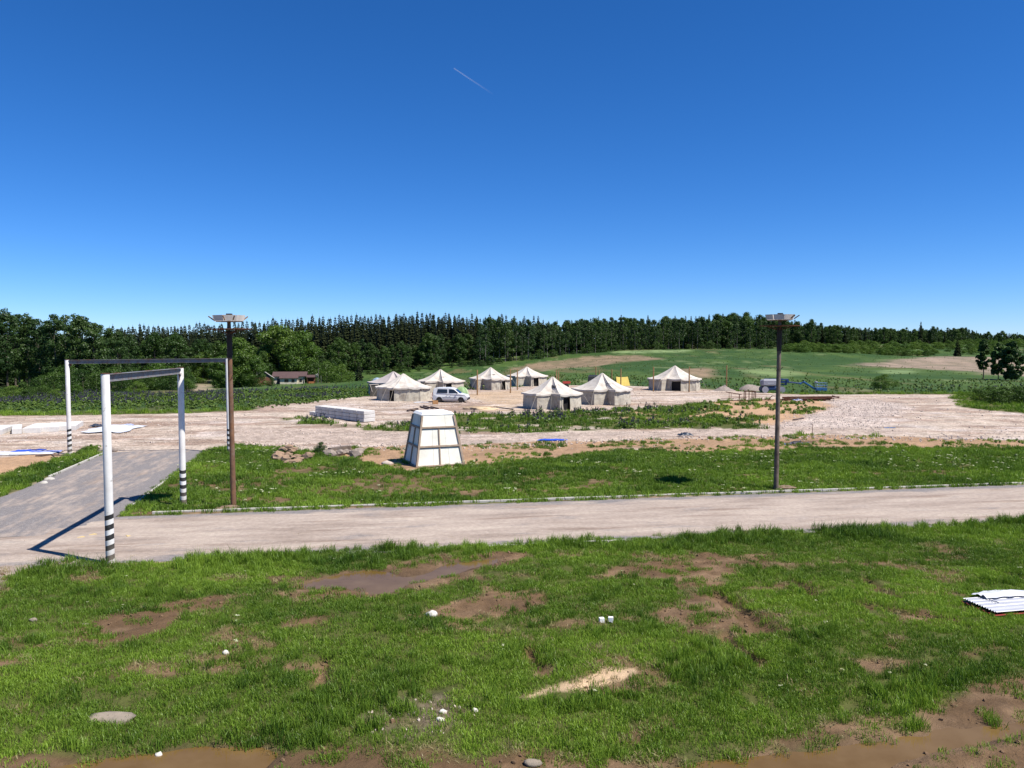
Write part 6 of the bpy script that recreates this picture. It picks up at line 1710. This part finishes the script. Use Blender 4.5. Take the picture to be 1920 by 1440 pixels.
def barn():
    x, y, z = at_depth(493, 716, 228); z = gz(x, y); e = empty('small_barn', (x, y, z), R(24)); e.scale = (1, 1, (at_depth(493, 694.5, 228)[2] - z) / 6.1); tag(e, 'small dark barn gable with pale roof edge left of the house', 'barn')
    MB().box((0, 3, 1.6), (5.2, 7, 3.4)).build('wall', M_BROWNW, e)
    mb = MB(); mb.add([(-2.6, -.5, 3.3), (2.6, -.5, 3.3), (0, -.5, 6.0), (-2.6, 6.5, 3.3), (2.6, 6.5, 3.3), (0, 6.5, 6.0)], [(0, 1, 2), (3, 5, 4), (0, 3, 4, 1)]); mb.build('gable', surf('dark_gable_boards', (.075, .065, .065), (.055, .05, .05), 3, .9), e)
    for s in (-1, 1):
        mb = MB(); mb.add([(0, -.8, 6.12), (s * 3.2, -.8, 2.9), (s * 3.2, 6.8, 2.9), (0, 6.8, 6.12), (0, -.8, 6.0), (s * 3.2, -.8, 2.78), (s * 3.2, 6.8, 2.78), (0, 6.8, 6.0)], [(0, 1, 2, 3), (7, 6, 5, 4), (0, 4, 5, 1), (1, 5, 6, 2), (2, 6, 7, 3)]); mb.build('roof', surf('grey_barn_roof', (.30, .29, .28), (.24, .23, .22), 1, .8), e)
        MB().bar((0, -.83, 6.08), (s * 3.2, -.83, 2.86), .06, .2).build('barge_board', M_TRAY, e)
barn()
for px_, tp, dp, lb in ((597, 690, 205, 'thin pale pole in the garden, left of two'), (602, 704, 208, 'short thin pole in the garden, right of two')):
    x, y, zt = at_depth(px_, tp, dp); g = gz(x, y); tag(MB().tube((0, 0, -.2), (0, 0, zt - g), .06, .05, 7).build('garden_pole', M_BIRCH, None, 0, True, (x, y, g)), lb, 'pole')

# ------------------------------------------------------------------ rocks by the lawn edge
M_ROCKB = surf('brown_field_stone', (.36, .24, .155), (.25, .165, .11), 3, .95, .6, .03, dirt=(.43, .36, .28), dirt_amt=.4)
k = 0
spots = [(524, 858), (533, 861), (542, 857), (549, 862), (557, 860), (531, 852), (541, 850), (549, 853), (519, 862), (562, 865), (536, 866), (553, 869), (612, 852), (628, 850), (640, 853), (651, 851), (663, 852), (672, 849), (584, 856), (577, 860), (600, 848), (620, 855), (668, 856)]
for (px_, py_) in spots:
    x, y = flat(px_, py_); me = rock_mesh('field_stone', 600 + k, M_ROCKB if px_ < 590 else M_ROCK, random.uniform(.9, 1.6), random.uniform(.7, 1.0), random.uniform(.5, .8), 2, .36, False)
    o = obj('field_stone', me, None, (x, y, gz(x, y) + .14 + (.22 if py_ < 855 and px_ < 560 else 0)), (0, 0, random.uniform(0, 6.28))); s = random.uniform(.42, .85); o.scale = (s, s, s)
    tag(o, 'brown field stone in the left pile at the lawn edge' if px_ < 590 else 'grey boulder in the right row at the lawn edge', 'stone', 'brown stones left of the grey boulders' if px_ < 590 else 'grey boulders at the lawn edge'); k += 1
tree_px(SHRUB[1], 600, 831, 50.5, 'dark green round bush growing among the field stones', None, 'bush', wide=1.3, name='shrub')
lay('old_log', (618, 851), (655, 846), .4, .36, M_POLE, 'grey old log lying among the boulders at the lawn edge', 'log')
# single stones
def stone(name, px_, py_, s, mat, label, flatn=.6, seed=0, sx=1.2):
    x, y = flat(px_, py_); o = obj(name, rock_mesh(name, 700 + seed, mat, sx, .85, flatn), None, (x, y, gz(x, y) + s * (.12 if flatn > .45 else .0)), (0, 0, random.uniform(-.5, .5))); o.scale = (s, s, s); return tag(o, label, 'stone')
M_WSTONE = surf('white_stone', (.74, .70, .62), (.66, .62, .54), 2, .9, .3, .01)
M_BOULD = surf('beige_boulder', (.34, .28, .21), (.25, .205, .16), 2.5, .95, .5, .03, dirt=(.2, .19, .15), dirt_amt=.4)
stone('white_stone', 810, 1156, .30, M_WSTONE, 'white stone lying at the edge of the bare soil in the foreground', .7, 1)
stone('white_stone', 423, 1226, .15, M_WSTONE, 'small round white stone alone in the left foreground grass', .95, 2, 1.0)
stone('boulder', 208, 1350, .62, M_BOULD, 'large flat beige boulder in the left foreground grass', .36, 3, 1.5)
stone('flat_stone', 1362, 1433, .42, M_WSTONE, 'flat pale stone in the muddy puddle at the bottom right', .25, 4, 1.4)
stone('white_stone', 830, 1338, .14, M_WSTONE, 'small white stone on the pebbly patch, nearest its middle', .8, 5)
stone('white_stone', 825, 1352, .13, M_WSTONE, 'small white stone on the pebbly patch, lowest one', .8, 6)
stone('white_stone', 891, 1334, .12, M_WSTONE, 'small white stone at the right end of the pebbly patch', .8, 7)
stone('grey_stone', 62, 1164, .2, M_BOULD, 'small grey stone in the grass at the far left', .6, 8)
stone('grey_stone', 160, 1169, .16, M_BOULD, 'small grey stone beside the left bare soil', .6, 9)
stone('grey_stone', 997, 1432, .24, M_BOULD, 'grey stone on the mud at the bottom centre', .5, 10)
stone('white_stone', 297, 1408, .12, M_WSTONE, 'tiny white stone on the bank of the lower left puddle', .8, 11)
stone('grey_stone', 212, 846, .7, M_ROCK, 'grey stone at the top of the side road beside the kerb end', .6, 12)
stone('concrete_lump', 81, 906, .5, M_CONC, 'broken concrete lump on the edge of the side road', .5, 13)
stone('concrete_lump', 92, 899, .45, M_CONC, 'broken concrete lump just below the start of the short kerb', .5, 14)
stone('pale_boulder', 726, 871, .55, M_STONE, 'pale stone just left of the white tower', .6, 15)
for px_, lb, rz in ((1128, 'white foam cube in the grass, left of a pair', .2), (1145, 'white foam cube in the grass, right of a pair', -.15)):
    x, y = flat(px_, 1170); e = empty('foam_piece', (x, y, gz(x, y) + .05), rz); tag(e, lb, 'foam piece', 'pair of white foam cubes')
    MB().box((0, 0, .06), (.125, .10, .12)).box((.03, -.045, .005), (.05, .012, .05)).build('block', M_FOAMTOP, e, .008)
# yellow chips at the junction
M_CHIP = surf('yellow_foam', (.70, .52, .24), (.62, .46, .2), 3, .8)
for px_, py_, lb in ((153, 1009, 'yellowish foam scrap on the road, leftmost of three'), (175, 1004, 'yellowish foam scrap on the road, middle of three'), (240, 1007, 'yellowish foam scrap on the road just right of the near gate post')):
    x, y = flat(px_, py_); V = [(-.15, -.05, 0), (.13, -.06, 0), (.03, .09, 0), (-.13, -.04, .04), (.12, -.05, .04), (.03, .08, .04)]
    tag(obj('foam_scrap', mesh_np('foam_scrap', V, [(2, 1, 0), (3, 4, 5), (0, 1, 4, 3), (1, 2, 5, 4), (2, 0, 3, 5)], [M_CHIP]), None, (x, y, .02), (0, 0, random.uniform(-1, 1))), lb, 'foam scrap')
x, y = flat(100, 858); e = empty('dead_branch', (x, y, gz(x, y))); tag(e, 'dark dead branch on the sand left of the far gate post', 'branch')
for a, b, r0 in (((-1.3, .3, .05), (0, 0, .16), .05), ((0, 0, .16), (1.3, .25, .08), .045), ((-.1, 0, .14), (.7, -.8, .06), .04), ((.2, .04, .15), (.5, .5, .4), .03)): MB().tube(a, b, r0, r0 * .6, 7).build('twig', M_DARKWOOD, e)

# ------------------------------------------------------------------ corrugated sheets at the right
M_ZINC = surf('white_zinc_sheet', (.62, .62, .64), (.54, .54, .56), 1.2, .35, spec=.5, metallic=.25)
M_RSHEET = surf('dark_red_sheet', (.30, .035, .03), (.22, .028, .025), 2, .45, spec=.5)
def corrugated():
    p0 = np.array(flat(1806, 1130)); p1 = np.array(flat(1868, 1157)); rgt = np.array(flat(1925, 1121))
    d = rgt - p0; d /= np.linalg.norm(d); ang = math.atan2(d[1], d[0]); q = p1 - p0
    w = abs(-d[1] * q[0] + d[0] * q[1]); sk = d @ q
    c = p0 + q
    for k, (L, z0, mat, lb, nm, dx, ww) in enumerate(((3.4, .13, M_ZINC, 'white corrugated metal sheet lying on the grass at the right edge', 'corrugated_sheet', 0, w), (3.2, .045, M_RSHEET, 'dark red metal sheet under the white corrugated sheet', 'red_sheet', -.06, w + .06))):
        n = 96; V = []; F = []
        for j in range(2):
            for i in range(n + 1):
                v = i / n; yy = -w * 0 + v * ww; zz = z0 + (.022 * max(-.6, min(.6, 1.6 * math.sin(v * 2 * math.pi * 13))) if k == 0 else .012 * math.sin(v * 40))
                V.append((dx - sk * (v) + j * L, yy - (.03 if k else 0), zz))
        for i in range(n): F.append((i, n + 1 + i, n + 2 + i, i + 1))
        me = mesh_np(nm, V, F, [mat]); o = obj(nm, me, None, (c[0], c[1], gz(*c)), (0, 0, ang)); md = o.modifiers.new('thickness', 'SOLIDIFY'); md.thickness = .004
        tag(o, lb, 'metal sheet')
    n = 20; V = []; F = []
    for j in range(9):
        for i in range(n + 1):
            u, v = i / n, j / 8; V.append((-sk + .5 + u * 2.9, w - .28 + v * (.55 + .2 * math.sin(u * 5)) + .03 * math.sin(u * 40), .17 + .10 * float(vnoise(u * 14, v * 5, 3)) * math.sin(math.pi * min(1, v * 1.2 + .1)) - .12 * max(0, v - .6)))
    for j in range(8):
        for i in range(n): a = j * (n + 1) + i; F.append((a, a + 1, a + n + 2, a + n + 1))
    tag(obj('film_roll', mesh_np('film_roll', V, F, [M_FILM], True), None, (c[0], c[1], gz(*c)), (0, 0, ang)), 'crumpled white film along the far edge of the corrugated sheet', 'plastic film')
    m_ = MB(); prev = None
    for i in range(9):
        pt = Vector((-sk * .62 + .55 + .02 * math.sin(i), w * (.95 - .06 * i), .165 + .01 * (i % 2)))
        if prev is not None: m_.tube(prev, pt, .012, .012, 6, False)
        prev = pt
    tag(m_.build('blue_strap', surf('blue_grey_strap', (.12, .15, .22), (.10, .12, .18), 2, .6), None, 0, False, (c[0], c[1], gz(*c)), (0, 0, ang)), 'dark strap across the white corrugated sheet', 'strap')
corrugated()

# ------------------------------------------------------------------ contrail high in the sky
m, nt, out = new_mat('contrail_ice')
tcg = N(nt, 'ShaderNodeTexCoord').outputs['Generated']; sp = N(nt, 'ShaderNodeSeparateXYZ'); nt.links.new(tcg, sp.inputs[0])
fade = ramp(nt, sp.outputs['X'], [(0.0, (.55, .55, .55)), (.3, (.42, .42, .42)), (1.0, (.0, .0, .0))])
df = N(nt, 'ShaderNodeBsdfTranslucent'); df.inputs['Color'].default_value = (.9, .9, .9, 1)
df2 = N(nt, 'ShaderNodeBsdfDiffuse'); df2.inputs['Color'].default_value = (.9, .9, .9, 1)
ad = N(nt, 'ShaderNodeMixShader'); ad.inputs[0].default_value = .5; nt.links.new(df.outputs[0], ad.inputs[1]); nt.links.new(df2.outputs[0], ad.inputs[2])
tr = N(nt, 'ShaderNodeBsdfTransparent'); mx = N(nt, 'ShaderNodeMixShader')
nt.links.new(math_n(nt, 'MULTIPLY', fade, .25), mx.inputs[0]); nt.links.new(tr.outputs[0], mx.inputs[1]); nt.links.new(ad.outputs[0], mx.inputs[2]); nt.links.new(mx.outputs[0], out.inputs[0])
a = Vector(at_depth(851, 128, 26000)); b = Vector(at_depth(925, 177, 27500))
o = MB().tube((0, 0, 0), b - a, 15, 24, 8, False).build('contrail', m, None, 0, True, a); tag(o, 'thin fading white aircraft trail high in the blue sky', 'contrail')
